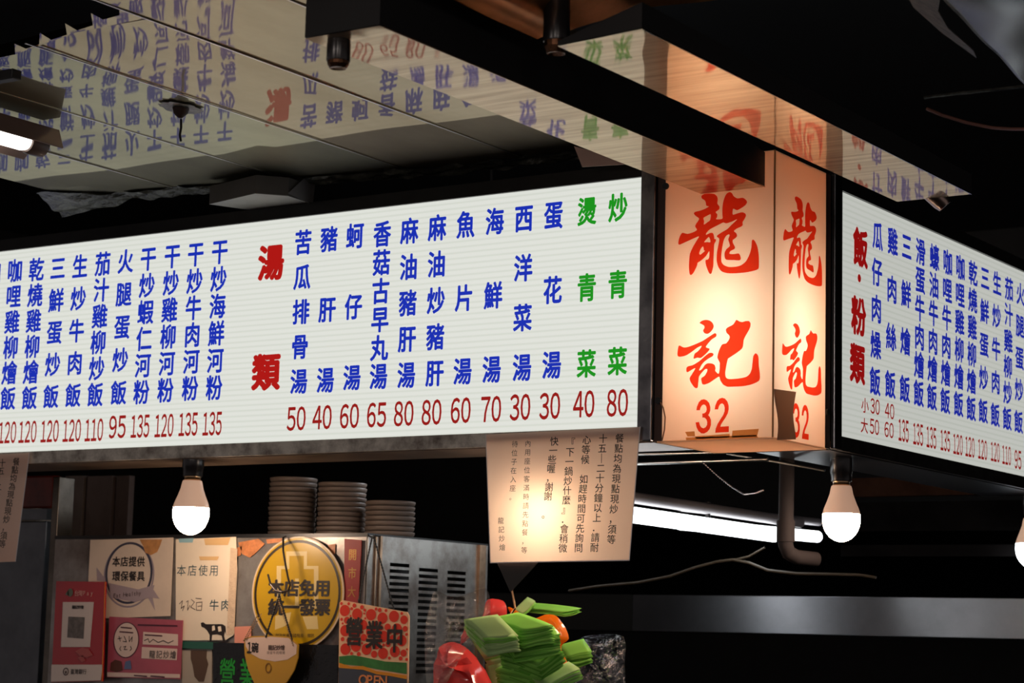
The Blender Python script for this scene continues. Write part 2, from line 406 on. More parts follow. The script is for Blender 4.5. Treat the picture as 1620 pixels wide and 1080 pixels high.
h = MB(); h.add([(XL, 0, ZB), (XR, 0, ZB), (XR, 0, ZT), (XL, 0, ZT)], [(0, 1, 2, 3)]); obj('lit_panel', h, M_panelL, box)
HB = .050
for ch, x, y, w_, h_ in [('湯', 429, 415, 37, 52), ('類', 421, 588, 40, 54)]:
    mb = MB(); chars_px(mb, FL, [(ch, x, y)], w_, h_, HB); obj('heading_lettering', mb, M_hred, box)
LEFT = [  # text, first centre, last centre, price, price centre
 ('三鮮燴飯', (-118, 446), (-127, 646), '135', (-128, 700)),
 ('滑蛋牛肉燴飯', (-86, 442), (-95, 642), '135', (-95, 696)),
 ('蠔油牛肉燴飯', (-52, 438), (-62, 638), '135', (-61, 692)),
 ('咖哩牛肉燴飯', (-10, 432), (-22, 633), '135', (-22, 688)),
 ('咖哩雞柳燴飯', (24, 428), (13, 630), '120', (12, 684)),
 ('乾燒雞柳燴飯', (58, 426), (47, 629), '120', (44, 683)),
 ('三鮮蛋炒飯', (92, 424), (81, 627), '120', (79, 682)),
 ('生炒牛肉飯', (127, 421), (116, 625), '120', (114, 681)),
 ('茄汁雞柳炒飯', (163, 417), (151, 624), '110', (149, 680)),
 ('火腿蛋炒飯', (199, 413), (188, 621), '95', (186, 675)),
 ('干炒蝦仁河粉', (235, 409), (224, 620), '135', (222, 674)),
 ('干炒雞柳河粉', (273, 405), (262, 617), '120', (260, 673)),
 ('干炒牛肉河粉', (310, 402), (301, 614), '135', (298, 671)),
 ('干炒海鮮河粉', (348, 398), (339, 613), '135', (336, 670))]
for t_, a, b, pr, pp in LEFT:
    s = .95+.10*(a[0]+50)/400
    obj('dish_lettering', column(FL, t_, a, b, 22.5*s, 35.5*s, .031), M_blue, box)
    obj('price_lettering', number(FL, pr, pp[0], pp[1], (30 if len(pr) == 3 else 28)*s, 35*s, .022), M_red, box)
SOUP = [
 ('苦瓜排骨湯', (480, 383), (473, 603), '50', (469, 662)), ('豬 肝 湯', (521, 378), (515, 601), '40', (510, 660)),
 ('蚵 仔 湯', (562, 373), (557, 597), '60', (553, 658)), ('香菇古早丸湯', (605, 370), (599, 595), '65', (596, 656)),
 ('麻油豬肝湯', (648, 365), (643, 593), '80', (639, 654)), ('麻油炒豬肝', (692, 360), (688, 590), '80', (683, 652)),
 ('魚 片 湯', (737, 355), (732, 587), '60', (729, 649)), ('海 鮮 湯', (783, 350), (778, 584), '70', (777, 647)),
 ('西洋菜湯', (829, 345), (826, 581), '30', (823, 644)), ('蛋 花 湯', (876, 340), (873, 577), '30', (870, 642)),
 ('燙 青 菜', (929, 334), (928, 575), '40', (924, 639)), ('炒 青 菜', (978, 328), (977, 571), '80', (977, 637))]
for t_, a, b, pr, pp in SOUP:
    s = .95+.13*(a[0]-480)/500
    obj('dish_lettering', column(FL, t_, a, b, 26*s, 39*s, .033), M_green if '青' in t_ else M_blue, box)
    obj('price_lettering', number(FL, pr, pp[0], pp[1], 33*s, 39*s, .024), M_red, box)

# ================================================================== side menu light box
YE = 1.36
box2 = thing('menu_lightbox', 'white backlit menu board with rice dishes, right of the red corner sign', 'menu board', (-.07, 1.1, ZF))
h = MB(); h.box((-.15, YL-.032, ZF), (-.002, YE, ZTOP)); obj('housing', h, M_black, box2)
h = MB(); h.box((-.002, YL-.03, ZT), (.006, YE, ZTOP)); obj('top_rail', h, MATS['black_rail'], box2)
h = MB(); h.box((-.002, YL, ZF), (.006, YE, ZB)); obj('bottom_rail', h, mat('dark_stained_rail', (.05, .052, .05, 1), .35, .7, var=.9, vscale=30, vcol=(.012, .012, .012, 1)), box2)
h = MB(); h.box((-.002, YL-.032, ZF), (.008, YL, ZTOP)); obj('end_rail', h, M_frame, box2, bevel=.002)
h = MB(); h.box((-.15, YL-.030, ZF-.002), (-.003, YE, ZF-.0002)); obj('underside', h, mat('dark_underside', (.06, .06, .07, 1), .3, .9), box2)
h = MB(); h.add([(0, YL, ZB), (0, YE, ZB), (0, YE, ZT), (0, YL, ZT)], [(0, 1, 2, 3)]); obj('lit_panel', h, M_panelR, box2)
for ch, x, y, w_, h_ in [('飯', 1361, 392, 22, 56), ('粉', 1358, 500, 22, 56), ('類', 1356, 575, 22, 58)]:
    mb = MB(); chars_px(mb, FR, [(ch, x, y)], w_, h_, HB); obj('heading_lettering', mb, M_hred2, box2)
mb = patch(MB(), FR, [ellipse(FR, 1359, 440, 2.8, 6.5, 20)]); obj('heading_dot', mb, M_hred2, box2)
RIGHT = [
 ('瓜仔肉燥飯', (1388, 373), (1384, 603), None, None), ('雞 肉 絲 飯', (1412, 382), (1408, 608), None, None),
 ('三 鮮 燴 飯', (1434, 390), (1431, 615), '135', (1429, 681)), ('滑蛋牛肉燴飯', (1456, 398), (1453, 622), '135', (1452, 687)),
 ('蠔油牛肉燴飯', (1478, 407), (1474, 628), '135', (1473, 692)), ('咖哩牛肉燴飯', (1499, 415), (1495, 634), '135', (1495, 697)),
 ('咖哩雞柳燴飯', (1519, 423), (1516, 639), '120', (1515, 703)), ('乾燒雞柳燴飯', (1539, 432), (1536, 646), '120', (1534, 707)),
 ('三鮮蛋炒飯', (1558, 440), (1555, 650), '120', (1554, 711)), ('生炒牛肉飯', (1577, 448), (1574, 656), '120', (1574, 715)),
 ('茄汁雞柳炒飯', (1596, 457), (1593, 662), '110', (1592, 720)), ('火腿蛋炒飯', (1614, 465), (1611, 667), '95', (1610, 727)),
 ('干炒蝦仁河粉', (1632, 473), (1629, 673), '135', (1628, 732))]
for t_, a, b, pr, pp in RIGHT:
    s = 1.03-.2*(a[0]-1388)/230
    obj('dish_lettering', column(FR, t_, a, b, 15.5*s, 40*s, .034), M_blue2, box2)
    if pr: obj('price_lettering', number(FR, pr, pp[0], pp[1], (17.5 if len(pr) == 3 else 14)*s, 35*s, .021), M_red2, box2)
for ch, x, y in [('30', 1384, 643), ('40', 1407, 650), ('50', 1383, 675), ('60', 1406, 680)]:
    obj('price_lettering', number(FR, ch, x, y, 16, 24, .014), M_red2, box2)
for ch, x, y in [('小', 1368, 641), ('大', 1367, 673)]:
    mb = MB(); chars_px(mb, FR, [(ch, x, y)], 11, 23, .012); obj('size_lettering', mb, M_red2, box2)

# ================================================================== corner sign
DRAGON = [[(345,75),(380,52),(440,46),(500,52),(535,80),(545,120),(540,170),(565,205),(560,240),(520,272),(538,300),(535,335),(525,360),(599,355),(600,300),(600,230),(608,160),(625,100),(650,50),(690,28),(720,45),(740,80),(785,105),(850,98),(890,125),(902,155),(880,190),(830,225),(780,250),(735,232),(725,270),(730,305),(780,290),(840,275),(880,290),(888,320),(870,360),(848,395),(850,430),(830,450),(775,475),(742,505),(770,530),(780,565),(760,590),(728,615),(730,650),(755,700),(745,725),(700,748),(687,780),(740,785),(800,778),(820,810),(825,845),(805,862),(740,858),(655,855),(630,830),(628,770),(650,725),(690,690),(685,650),(672,605),(688,560),(680,545),(650,560),(620,610),(600,700),(588,800),(590,880),(620,920),(680,942),(760,940),(830,920),(890,870),(935,780),(955,700),(960,625),(975,608),(1000,630),(1030,700),(1045,800),(1048,900),(1040,965),(980,990),(880,1010),(760,1020),(660,1018),(590,995),(550,940),(530,860),(535,760),(550,680),(562,600),(535,575),(540,555),(600,515),(660,480),(710,430),(780,362),(720,388),(650,410),(612,400),(570,420),(500,455),(440,490),(405,530),(402,550),(450,528),(485,530),(500,570),(503,600),(522,605),(520,630),(502,665),(498,740),(492,850),(490,930),(470,1015),(450,1027),(430,1000),(400,920),(395,860),(425,850),(440,820),(440,750),(400,810),(340,865),(300,890),(290,930),(250,1010),(220,1040),(200,1025),(192,950),(195,860),(205,780),(240,700),(280,630),(315,570),(260,590),(160,635),(80,670),(62,655),(70,600),(90,550),(115,525),(175,538),(240,520),(290,490),(268,450),(280,415),(305,380),(315,350),(275,320),(252,290),(270,270),(330,255),(390,232),(435,205),(405,195),(397,155),(385,130),(350,105)],
 [(370,345),(410,320),(458,300),(450,370),(420,395),(375,425),(378,385)], [(378,640),(410,600),(435,577),(450,605),(452,640),(415,638)],
 [(318,775),(335,725),(362,692),(373,720),(372,738),(388,745),(355,775),(330,793)]]
RECORD = [[(375,95),(410,65),(465,52),(520,62),(560,95),(577,145),(560,190),(520,235),(485,252),(445,240),(425,205),(445,165),(440,135),(400,110)],
 [(75,430),(95,418),(145,443),(200,440),(300,405),(420,350),(520,285),(590,242),(615,255),(610,290),(550,330),(500,385),(465,440),(518,462),(500,500),(440,560),(390,595),(345,590),(300,605),(290,595),(305,535),(350,500),(385,460),(405,420),(340,450),(260,510),(180,560),(100,577),(65,565),(60,520)],
 [(190,735),(215,712),(280,695),(370,640),(450,570),(510,525),(555,522),(575,542),(560,570),(500,605),(440,650),(400,700),(370,765),(385,770),(420,740),(450,695),(490,670),(550,672),(590,695),(603,740),(600,780),(645,820),(660,760),(662,700),(662,660),(632,600),(632,560),(655,480),(690,410),(715,395),(755,385),(790,340),(805,300),(795,270),(760,235),(750,190),(775,160),(850,120),(880,80),(900,52),(945,75),(985,83),(1030,70),(1080,70),(1102,105),(1095,160),(1060,230),(1025,290),(1003,345),(995,420),(975,465),(900,525),(800,590),(778,610),(760,690),(742,800),(750,870),(790,893),(860,893),(960,882),(1040,862),(1090,820),(1118,750),(1130,650),(1140,570),(1170,528),(1200,545),(1215,590),(1220,700),(1233,800),(1235,880),(1215,925),(1120,970),(1000,995),(860,1003),(770,1003),(710,970),(670,910),(655,860),(600,890),(520,945),(450,972),(415,965),(400,915),(402,880),(450,845),(480,790),(485,755),(455,755),(410,800),(370,855),(360,920),(350,1010),(325,1025),(290,1000),(245,930),(235,880),(270,820),(315,740),(260,765),(205,797),(188,780)]]
NUM32 = [[(158,388),(170,310),(210,215),(260,165),(320,150),(380,175),(430,230),(458,320),(455,400),(430,465),(410,490),(445,530),(470,600),(470,700),(440,790),(390,850),(320,885),(260,880),(200,830),(160,750),(140,648),(215,635),(235,710),(265,755),(310,772),(355,750),(385,700),(388,640),(375,590),(345,555),(310,540),(286,548),(284,460),(330,450),(365,420),(378,370),(370,310),(345,275),(310,265),(275,285),(245,335),(233,388)],
 [(548,370),(560,290),(600,190),(650,140),(710,120),(770,140),(820,200),(848,290),(848,370),(830,450),(790,530),(730,620),(685,690),(670,738),(852,728),(850,853),(558,868),(570,780),(610,680),(670,580),(730,490),(760,410),(762,330),(745,270),(710,240),(670,255),(640,300),(620,370)]]
def loops_on_left(src, ox, oy, sc, sm):
    return [[FL.uv(ox+x/sc, oy+y/sc) for x, y in (smooth_loop(L) if sm else L)] for L in src]
BX0, BY1, BZ1 = -.2168, .2054, 2.456
csign = thing('corner_sign', 'warm glowing corner light box with big red brush characters and 32', 'sign', (-.1, .1, ZF))
SETS = [('dragon_character', loops_on_left(DRAGON, 1065, 300, 1119/145, True), (1239, 1301), (311, 451)),
        ('record_character', loops_on_left(RECORD, 1065, 500, 9, True), (1237, 1300), (512.7, 625)),
        ('number_lettering', loops_on_left(NUM32, 1090, 620, 13.5, False), (1253, 1279.5), (639.5, 698))]
def right_loops(loops, xr, yr):
    us = [p[0] for L in loops for p in L]; zs = [p[1] for L in loops for p in L]
    m_ = (yr[0]+yr[1])/2; y0 = FR.uv(xr[0], m_)[0]; y1 = FR.uv(xr[1], m_)[0]
    # measure the vertical extent where the glyph's own top and bottom sit
    z1 = (FR.uv(xr[0]+.3*(xr[1]-xr[0]), yr[0])[1]+max(zs))/2; z0 = (FR.uv(xr[0]+.7*(xr[1]-xr[0]), yr[1])[1]+min(zs))/2
    return [[(y0+(u-min(us))/(max(us)-min(us))*(y1-y0), z0+(z-min(zs))/(max(zs)-min(zs))*(z1-z0)) for u, z in L] for L in loops]
rectL = [(BX0, ZF), (0, ZF), (0, BZ1), (BX0, BZ1)]
rectR = [(0, ZF), (BY1, ZF), (BY1, BZ1), (0, BZ1)]
allL, allR = [rectL], [rectR]
for nm, L, xr, yr in SETS:
    Rr = right_loops(L, xr, yr); allL += L; allR += Rr
    obj(nm, patch(MB(), FL, L, 0), M_vinyl, csign); obj(nm, patch(MB(), FR, Rr, 0), M_vinyl, csign)
obj('front_panel', patch(MB(), FL, allL, 0), M_face, csign)
obj('side_panel', patch(MB(), FR, allR, 0), M_face, csign)
h = MB(); h.box((BX0-.002, .001, BZ1-.002), (-.001, BY1, BZ1)); h.box((BX0-.002, .001, ZF), (BX0, BY1, BZ1)); h.box((BX0, BY1, ZF), (-.001, BY1+.002, BZ1))
obj('housing', h, M_inner, csign)
h = MB(); h.box((BX0-.01, 0, ZF-.003), (0, BY1+.005, ZF-.0002)); obj('underside', h, translucent('glowing_underside', (.8, .62, .48, 1), .55, (.95, .72, .52, 1)), csign)
h = MB(); h.box((-.001, -.0015, ZF), (.0015, .001, BZ1)); obj('corner_seam', h, mat('yellowed_seam', srgb(196, 140, 88), .5), csign)
M_rusty = mat('rusty_edge', srgb(64, 34, 20), .5)
obj('edge_strip', MB().box((BX0-.016, .0, ZF), (BX0, .006, BZ1)), M_rusty, csign); obj('edge_strip', MB().box((-.006, BY1+.002, ZF), (0, BY1+.02, BZ1)), M_rusty, csign)
h = MB()
for (x, y, z0, z1) in [(-.105, .10, 2.03, 2.245)]:
    h.tube([(x, y, z0), (x, y, z1)], .013, 12)
obj('inner_tube', h, M_corner, csign, smooth=True)
mb = MB()
for pts in [[(1084, 683), (1099, 682), (1100, 690), (1088, 690)], [(1100, 690), (1155, 686), (1154, 692), (1102, 694)], [(1159, 681), (1201, 678), (1198, 690), (1158, 692)], [(1085, 692), (1196, 688), (1200, 692), (1086, 696)]]:
    ppatch(mb, FL, pts, .0007)
obj('tape_residue', mb, translucent('amber_tape', (.6, .3, .1, 1), .6, (.8, .4, .14, 1)), csign)
for q, dn in [(FL.px(1055, 295, .002), (0, -.004, 0)), (FL.px(1043, 634, .002), (0, -.004, 0)), (FR.px(1306, 652, .002), (.004, 0, 0))]:
    obj('screw', MB().tube([q, q+Vector(dn)], .006, 12), M_black, csign)
mb = MB(); mb.tube([FL.px(x, y, .004) for x, y in [(1045, 634), (1051, 645), (1054, 660), (1053, 680), (1049, 697)]], .0013, 6)
obj('wire', mb, mat('brown_wire', (.25, .12, .05, 1), .5), csign)
cd_ = MB(); qd = [FR.px(x, y, .003) for x, y in [(1224, 696), (1252, 695), (1253, 620), (1222, 615)]]
cd_.grid(lambda a, b: (qd[0]*(1-a)+qd[1]*a)*(1-b)+(qd[3]*(1-a)+qd[2]*a)*b+Vector((.003+.003*math.sin(b*5+a*2), 0, 0)), 6, 12)
tag(obj('taped_card', cd_, translucent('dark_glossy_card', (.16, .11, .09, 1), .6, (.22, .14, .10, 1), .04), smooth=True), 'small dark curling card taped over the corner of the red sign', 'card')

# ================================================================== steel beams
def beam(label, x0, x1, y0, y1, hgt, end, skew=0, lo=1):
    b = thing('steel_beam', label, 'beam', ((x0+x1)/2, (y0+y1)/2, ZBEAM))
    h = MB(); ym = y1-.30; zl = ZBEAM+.0015
    vs = [(x, y, z) for x, dy, f in ((x0, 0, lo), (x1, skew, 1)) for y, z in ((y0+dy, zl), (y1, zl), (y1, ZBEAM+end*f), (ym, ZBEAM+hgt*f), (y0+dy, ZBEAM+hgt*f))]
    h.add(vs, [(0, 1, 2, 3, 4), (9, 8, 7, 6, 5)]+[(i, 5+i, 5+(i+1) % 5, (i+1) % 5) for i in range(5)])
    obj('body', h, M_black, b)
    h = MB(); h.grid(lambda a, c: (x0+(x1-x0)*a, (y0+skew*a)*(1-c)+y1*c, ZBEAM+.00025*noise.noise(Vector((a*3, c*9, x0)))), 8, 60)
    obj('mirror_underside', h, M_brush, b, smooth=True)
    h = MB(); h.box((x1-.0008, y0+.01+skew, ZBEAM-.0006), (x1+.0008, y1, ZBEAM+.0014)); obj('edge_trim', h, M_brass if x0 < 0 else M_frame, b)
    return b
beam('black beam with mirror underside ending right against the red corner sign', -.140, -.0145, -1.108, -.009, .100, .0615)
beam('black beam with mirror underside jutting past the right of the corner sign', .138, .277, -.915, .206, .036, .036, -.015, .2)
# worn sockets hanging from the beams
def hang_socket(label, px, py0, py1, wpx, Y):
    a = on_y(px, py0, Y); b = on_y(px, py1, Y); dpt = (a-EYE).dot(FWD); r = wpx*dpt/FPX/2; L = a.z-b.z
    t = thing('hanging_socket', label, 'socket', (a.x, Y, a.z))
    obj('sleeve', MB().lathe([(r, 0), (r, -L*.35), (r*1.03, -L*.36), (r*1.03, -L*.8), (r, -L*.82)], a, 24), M_socket, t, smooth=True)
    h = MB(); n = 14
    h.lathe([(r*.96, -L*.82), (r*.94, -L*.9), (r*.72, -L), (r*.5, -L*.95)], a, 14)
    obj('copper_rim', h, mat('tarnished_copper', (.16, .075, .04, 1), .35, 1, var=.7, vscale=60), t)
hang_socket('worn black socket hanging under the near end of the left beam', 537, 48, 108, 37, -1.08)
hang_socket('black socket with orange lit rim between the two beams', 882, -20, 85, 41, -.86)

# ================================================================== bulbs under the light boxes
def bulb(label, px, pyc, Y=None, X=None, wpx=58, glow=M_bulb, ztop=ZF-.002):
    c = on_y(px, pyc, Y) if Y is not None else on_x(px, pyc, X)
    dpt = (c-EYE).dot(FWD); r = wpx*dpt/FPX/2; k = r/.031
    t = thing('light_bulb', label, 'light bulb', (c.x, c.y, ztop), 'bare bulbs under the menu boards')
    zc = c.z
    prof = [(.0312*k, .012*k), (.0312*k, .004*k)]
    ball = [(.0305*k, .0095*k)]+[(.031*k*math.cos(a), -.036*k*math.sin(a)) for a in [i*math.pi/2/9 for i in range(0, 10)]]
    obj('diffuser', MB().lathe(ball, (c.x, c.y, zc), 20), glow, t, smooth=True)
    body = [(.0308*k, .0097*k), (.0285*k, .018*k), (.0235*k, .030*k), (.0192*k, .042*k), (.0172*k, .052*k), (.016*k, .0555*k)]
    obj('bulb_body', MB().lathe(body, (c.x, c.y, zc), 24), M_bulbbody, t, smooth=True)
    obj('screw_cap', MB().lathe([(.0135*k, .0555*k), (.0145*k, .0575*k), (.0135*k, .0595*k), (.0145*k, .0615*k), (.0135*k, .066*k)], (c.x, c.y, zc), 20), M_brass, t, smooth=True)
    z1 = max(ztop, zc+.08*k)
    obj('socket', MB().lathe([(.0165*k, .0625*k), (.0172*k, .0645*k), (.0172*k, .075*k), (.0185*k, .077*k), (.0185*k, z1-zc)], (c.x, c.y, zc), 24), M_socket, t, smooth=True)
bulb('glowing bare bulb hanging in front of the taped posters', 302, 812, Y=.022)
bulb('bare bulb hidden behind the pink notice, glowing through the paper', 897, 800, Y=.080)
bulb('glowing bare bulb hanging at the corner under the red sign', 1331, 822, X=-.05, wpx=60)
bulb('whiter bulb cut off by the right edge of the picture', 1634, 868, X=-.05, wpx=54, glow=M_bulbw)

# ================================================================== pink notices
def sheet(name, label, corners, Ys, mat_, thick=.0008, nu=10, nv=10, curl=0):
    "corners px: tl, tr, br, bl at depth Ys"
    q = [on_y(x, y, Y) for (x, y), Y in zip(corners, Ys)]
    t = thing(name, label, 'notice', (q[0]+q[1]+q[2]+q[3])/4)
    def fn(a, b): return (q[3]*(1-a)+q[2]*a)*(1-b)+(q[0]*(1-a)+q[1]*a)*b+Vector((0, curl*4*a*(1-a), 0))
    obj('paper', MB().grid(fn, nu, nv), mat_, t, smooth=True)
    return t, q
YN = -.012
nt_, q = sheet('notice', 'pink laminated notice with black vertical writing under the right end of the front menu', [(769, 687), (1013, 675), (996, 886), (776, 890)], [YN]*4, M_paper)
FN = FY(YN)
def crop(o, s, seq): return [(ch, o[0]+x/s, o[1]+y/s) for ch, x, y in seq]
NA = {'A': ('餐點均為現點現炒，須等', (1082, 148), (1023, 868)), 'B': ('十五｜二十分鐘以上．請耐', (965, 150), (903, 925)),
      'C': ('心等候 如趕時間可先詢問', (848, 160), (790, 928)), 'D': ('『下一鍋炒什麼』．會稍微', (735, 178), (678, 930))}
def nc(x, y): return (740+x/4.5, 660+y/4.5)
for k, (s_, a, b) in NA.items():
    obj('lettering', column(FN, s_, nc(*a), nc(*b), 12.6, 13.8, .008), M_ink, nt_)
obj('lettering', column(FN, '快一些喔，謝謝 。', nc(617, 170), nc(557, 690), 12.4, 13.6, .008), M_ink, nt_)
obj('lettering', column(FN, '內用座位客滿時請先點餐，等', nc(430, 185), nc(403, 945), 9, 10, .0), M_ink, nt_)
obj('lettering', column(FN, '待位子在入座。', nc(337, 190), nc(318, 567), 9, 10, .0), M_ink, nt_)
obj('lettering', column(FN, '龍記炒燴', nc(237, 735), nc(247, 925), 9, 10, .0), M_ink, nt_)
bd = MB()
for a, b in [((769, 687), (776, 890)), ((776, 890), (996, 886)), ((1013, 675), (996, 886))]:
    stroke(bd, FN, [a, b], 1.6, .0009)
obj('laminate_edge', bd, M_clear, nt_)
YN2 = -.012
FN2 = FY(YN2)
n2, q = sheet('notice', 'pink laminated notice cut off by the left edge of the picture', [(-150, 727), (47, 716), (25, 888), (-140, 894)], [YN2]*4, M_paper)
obj('lettering', column(FN2, '餐點均為現點現炒，須等', (26, 730), (4, 860), 10, 12, .006), M_ink, n2)
obj('lettering', column(FN2, '十五｜二十分鐘以上．請耐', (4, 732), (-20, 872), 10, 12, .006), M_ink, n2)
bd = MB(); stroke(bd, FN2, [(47, 716), (25, 888)], 1.5, .0009); obj('laminate_edge', bd, M_clear, n2)

# ================================================================== fittings above the front menu
# fluorescent fitting on the left of the mirror ceiling
def fluoro():
    b = on_y(43, 224, -.63)
    t = thing('fluorescent_lamp', 'lit fluorescent lamp with brown reflector cut off by the left edge', 'lamp', b)
    d = Vector((0, 1, 0)); s = Vector((1, 0, 0))
    p0 = b-d*.6; tip = b
    obj('tube', MB().tube([p0, tip-d*.012, tip-d*.003, tip], [.0185, .0185, .016, .010], 20), M_tubew, t, smooth=True)
    obj('tube_holder', MB().tube([tip-d*.002, tip+d*.004, tip+d*.035, tip+d*.042], [.0195, .022, .022, .015], 20), mat('brown_plastic', (.09, .055, .045, 1), .4), t, smooth=True)
    rf = MB(); zt = tip.z+.02
    e = tip+d*.055
    for sg, wid, dz in [(-1, .012, 0)]:
        prof = [(-.066, -.014), (-.022, .030), (.022, .030), (.066, -.014)]
        vs0 = [Vector((p0.x, p0.y, tip.z))+s*u+Vector((0, 0, v)) for u, v in prof]; vs1 = [Vector((e.x, e.y, tip.z))+s*u+Vector((0, 0, v)) for u, v in prof]
        vs1[3] -= d*.03
        rf.add(vs0+vs1, [(0, 1, 5, 4), (1, 2, 6, 5), (2, 3, 7, 6)])
    obj('reflector', rf, mat('brown_reflector', (.20, .13, .11, 1), .4), t, solid=.002)
    h = MB(); h.tube([p0+Vector((0, 0, .03)), (p0.x, p0.y, ZC-.004)], .006, 8); h.tube([tip-d*.2+Vector((0, 0, .03)), ((tip-d*.2).x, (tip-d*.2).y, ZC-.004)], .006, 8)
    obj('hanger', h, M_darkmetal, t)
fluoro()
a = on_y(-60, 95, -.95); b = on_y(39, 119, -.95)
tag(obj('support_bar', MB().box((a.x, -.965, b.z-.006), (b.x-.012, -.945, b.z+.010)), M_black, bevel=.002), 'short black bar end above the brown fluorescent lamp', 'bar')
# wire stub and hole in the mirror ceiling
hc = on_z(286, 171, ZC-.003)
t = thing('ceiling_outlet', 'torn hole with dangling wire in the mirror ceiling', 'outlet', hc)
h = MB(); n = 28
vs = [hc+Vector((math.cos(2*math.pi*k/n)*.031*(1+.12*math.sin(k*5)), math.sin(2*math.pi*k/n)*.044*(1+.1*math.cos(k*3)), 0)) for k in range(n)]
h.add(vs+[hc], [(k, n, (k+1) % n) for k in range(n)]); obj('torn_rim', h, mat('torn_rim', (.30, .28, .24, 1), .5, .1, var=.8, vscale=60), t)
h = MB(); h.lathe([(.015, -.001), (.013, -.009), (.008, -.014), (.003, -.018)], hc, 9); obj('plug', h, mat('rust', (.035, .016, .01, 1), .7), t, smooth=True)
obj('wire', MB().tube([hc+Vector((.002, 0, -.02)), hc+Vector((.003, .0, -.035)), hc+Vector((.001, 0, -.048)), hc+Vector((.004, 0, -.060))], .0022, 6), M_black, t)
# dark metal box above the front menu
Yb = -.03
t = thing('junction_box', 'dark grey metal box with an open flap above the front menu', 'box', on_y(410, 300, Yb))
q = [on_y(x, y, Y) for x, y, Y in [(331, 322, .0), (404, 306, -.12), (456, 310, -.09), (492, 321, -.03)]]
zb = q[1].z
q = [on_z(x, y, zb) for x, y in [(331, 323), (404, 306), (456, 310), (490, 321)]]
base = q+[Vector((q[3].x-.05, max(q[3].y, q[0].y)+.05, zb)), Vector((q[0].x+.06, max(q[3].y, q[0].y)+.05, zb))]; n = len(base)
hi = [Vector((p.x, p.y, ZC-.012)) for p in base]
h = MB(); h.add(base+hi, [tuple(range(n, 2*n))]+[(i, (i+1) % n, n+(i+1) % n, n+i) for i in range(n)])
obj('body', h, mat('grey_box_paint', (.075, .07, .062, 1), .5, .2, var=.3), t)
obj('bottom_plate', MB().prism(base, (0, 0, -1), .0015), mat('lit_grey_plate', (.30, .29, .26, 1), .5, .2, var=.3), t)  # paler than the body: light on the underside put into the colour
e = q[3]-q[2]; f0 = [q[2]+Vector((0, 0, .004)), q[3]+e*.15+Vector((0, 0, -.004)), q[3]+e*.25+Vector((0, 0, .058)), q[3]-e*.2+Vector((0, 0, .050))]
f0 = [p+Vector((.004, -.006, 0)) for p in f0]
obj('flap', MB().plate(f0, .001, (0, -1, 0)), mat('grey_flap', (.16, .155, .15, 1), .4, .3), t)
# pale folded card tucked behind the beam
q = [on_y(x, y, Y) for x, y, Y in [(908, 231, -.01), (1000, 262, -.01), (1000, 256, .0), (986, 259, -.02), (921, 264, -.02)]]
q = [on_y(x, y, -.05) for x, y in [(908, 231), (998, 257), (986, 260), (921, 264)]]
tag(obj('folded_card', MB().prism(q, (0, -1, 0), .0015), mat('pinkish_card', srgb(200, 165, 150), .6)), 'pale folded card tucked behind the left beam above the menu', 'card')

# things in the dark top right
gl = mat('dark_glossy_plastic', (.012, .012, .016, 1), .16, var=.5, bump=.35, bscale=7)
Zs = 2.52
q = [on_z(x, y, Zs) for x, y in [(1452, -40), (1548, 92), (1620, 128), (1720, 150), (1760, -40)]]
def shf(a, b):
    p = (q[0]*(1-b)+q[2]*b)*(1-a)+(q[4]*(1-b)+q[3]*b)*a
    return p+Vector((0, 0, .012*noise.noise(Vector((p.x*6, p.y*5, 2)))))
sheet_o = tag(obj('plastic_sheet', MB().grid(shf, 20, 20), mat('dark_plastic_sheet', (.025, .025, .034, 1), .24, .3, var=.6, vscale=6), smooth=True, solid=.002), 'dark shiny plastic sheet hanging in the top right corner', 'sheet')
q2 = [on_z(x, y, Zs-.004) for x, y in [(1428, -20), (1445, 12), (1490, 52), (1545, 92), (1540, 80), (1500, 45), (1484, 18), (1490, -20)]]
tag(obj('sealing_strip', MB().prism(q2, (0, 0, -1), .002), mat('beige_streaked_strip', (.12, .095, .075, 1), .5, var=.7, vscale=60, stretch=(4, .4, 1))), 'beige streaked strip along the edge of the dark plastic sheet', 'strip')
Y4 = .9
mb = MB(); mb.tube([on_y(x, y, Y4) for x, y in [(1462, 154), (1476, 152), (1520, 147), (1570, 142), (1640, 134)]], .004, 6)
tag(obj('metal_edging', mb, mat('worn_edging', (.10, .10, .085, 1), .35, .8, var=.9, vscale=30, vcol=(.01, .01, .01, 1))), 'thin worn metal edging below the plastic sheet, top right', 'edging')
mb = MB(); mb.tube([on_y(x, y, .7) for x, y in [(1466, 172), (1490, 182), (1530, 194), (1570, 202), (1600, 204), (1650, 204)]], .0035, 6)
tag(obj('cable', mb, mat('red_brown_cable', (.16, .06, .04, 1), .5)), 'dark reddish cable sagging in the dark, top right', 'cable')
c = on_y(1489, 319, .235)
t = thing('pipe_stub', 'short copper tinged pipe stub under the end of the right beam', 'pipe', c)
obj('stub', MB().tube([(c.x-.012, .2065, 2.405), c, c+Vector((.006, .004, -.008))], [.016, .016, .013], 18), mat('stub_metal', (.35, .26, .22, 1), .3, 1), t, smooth=True)

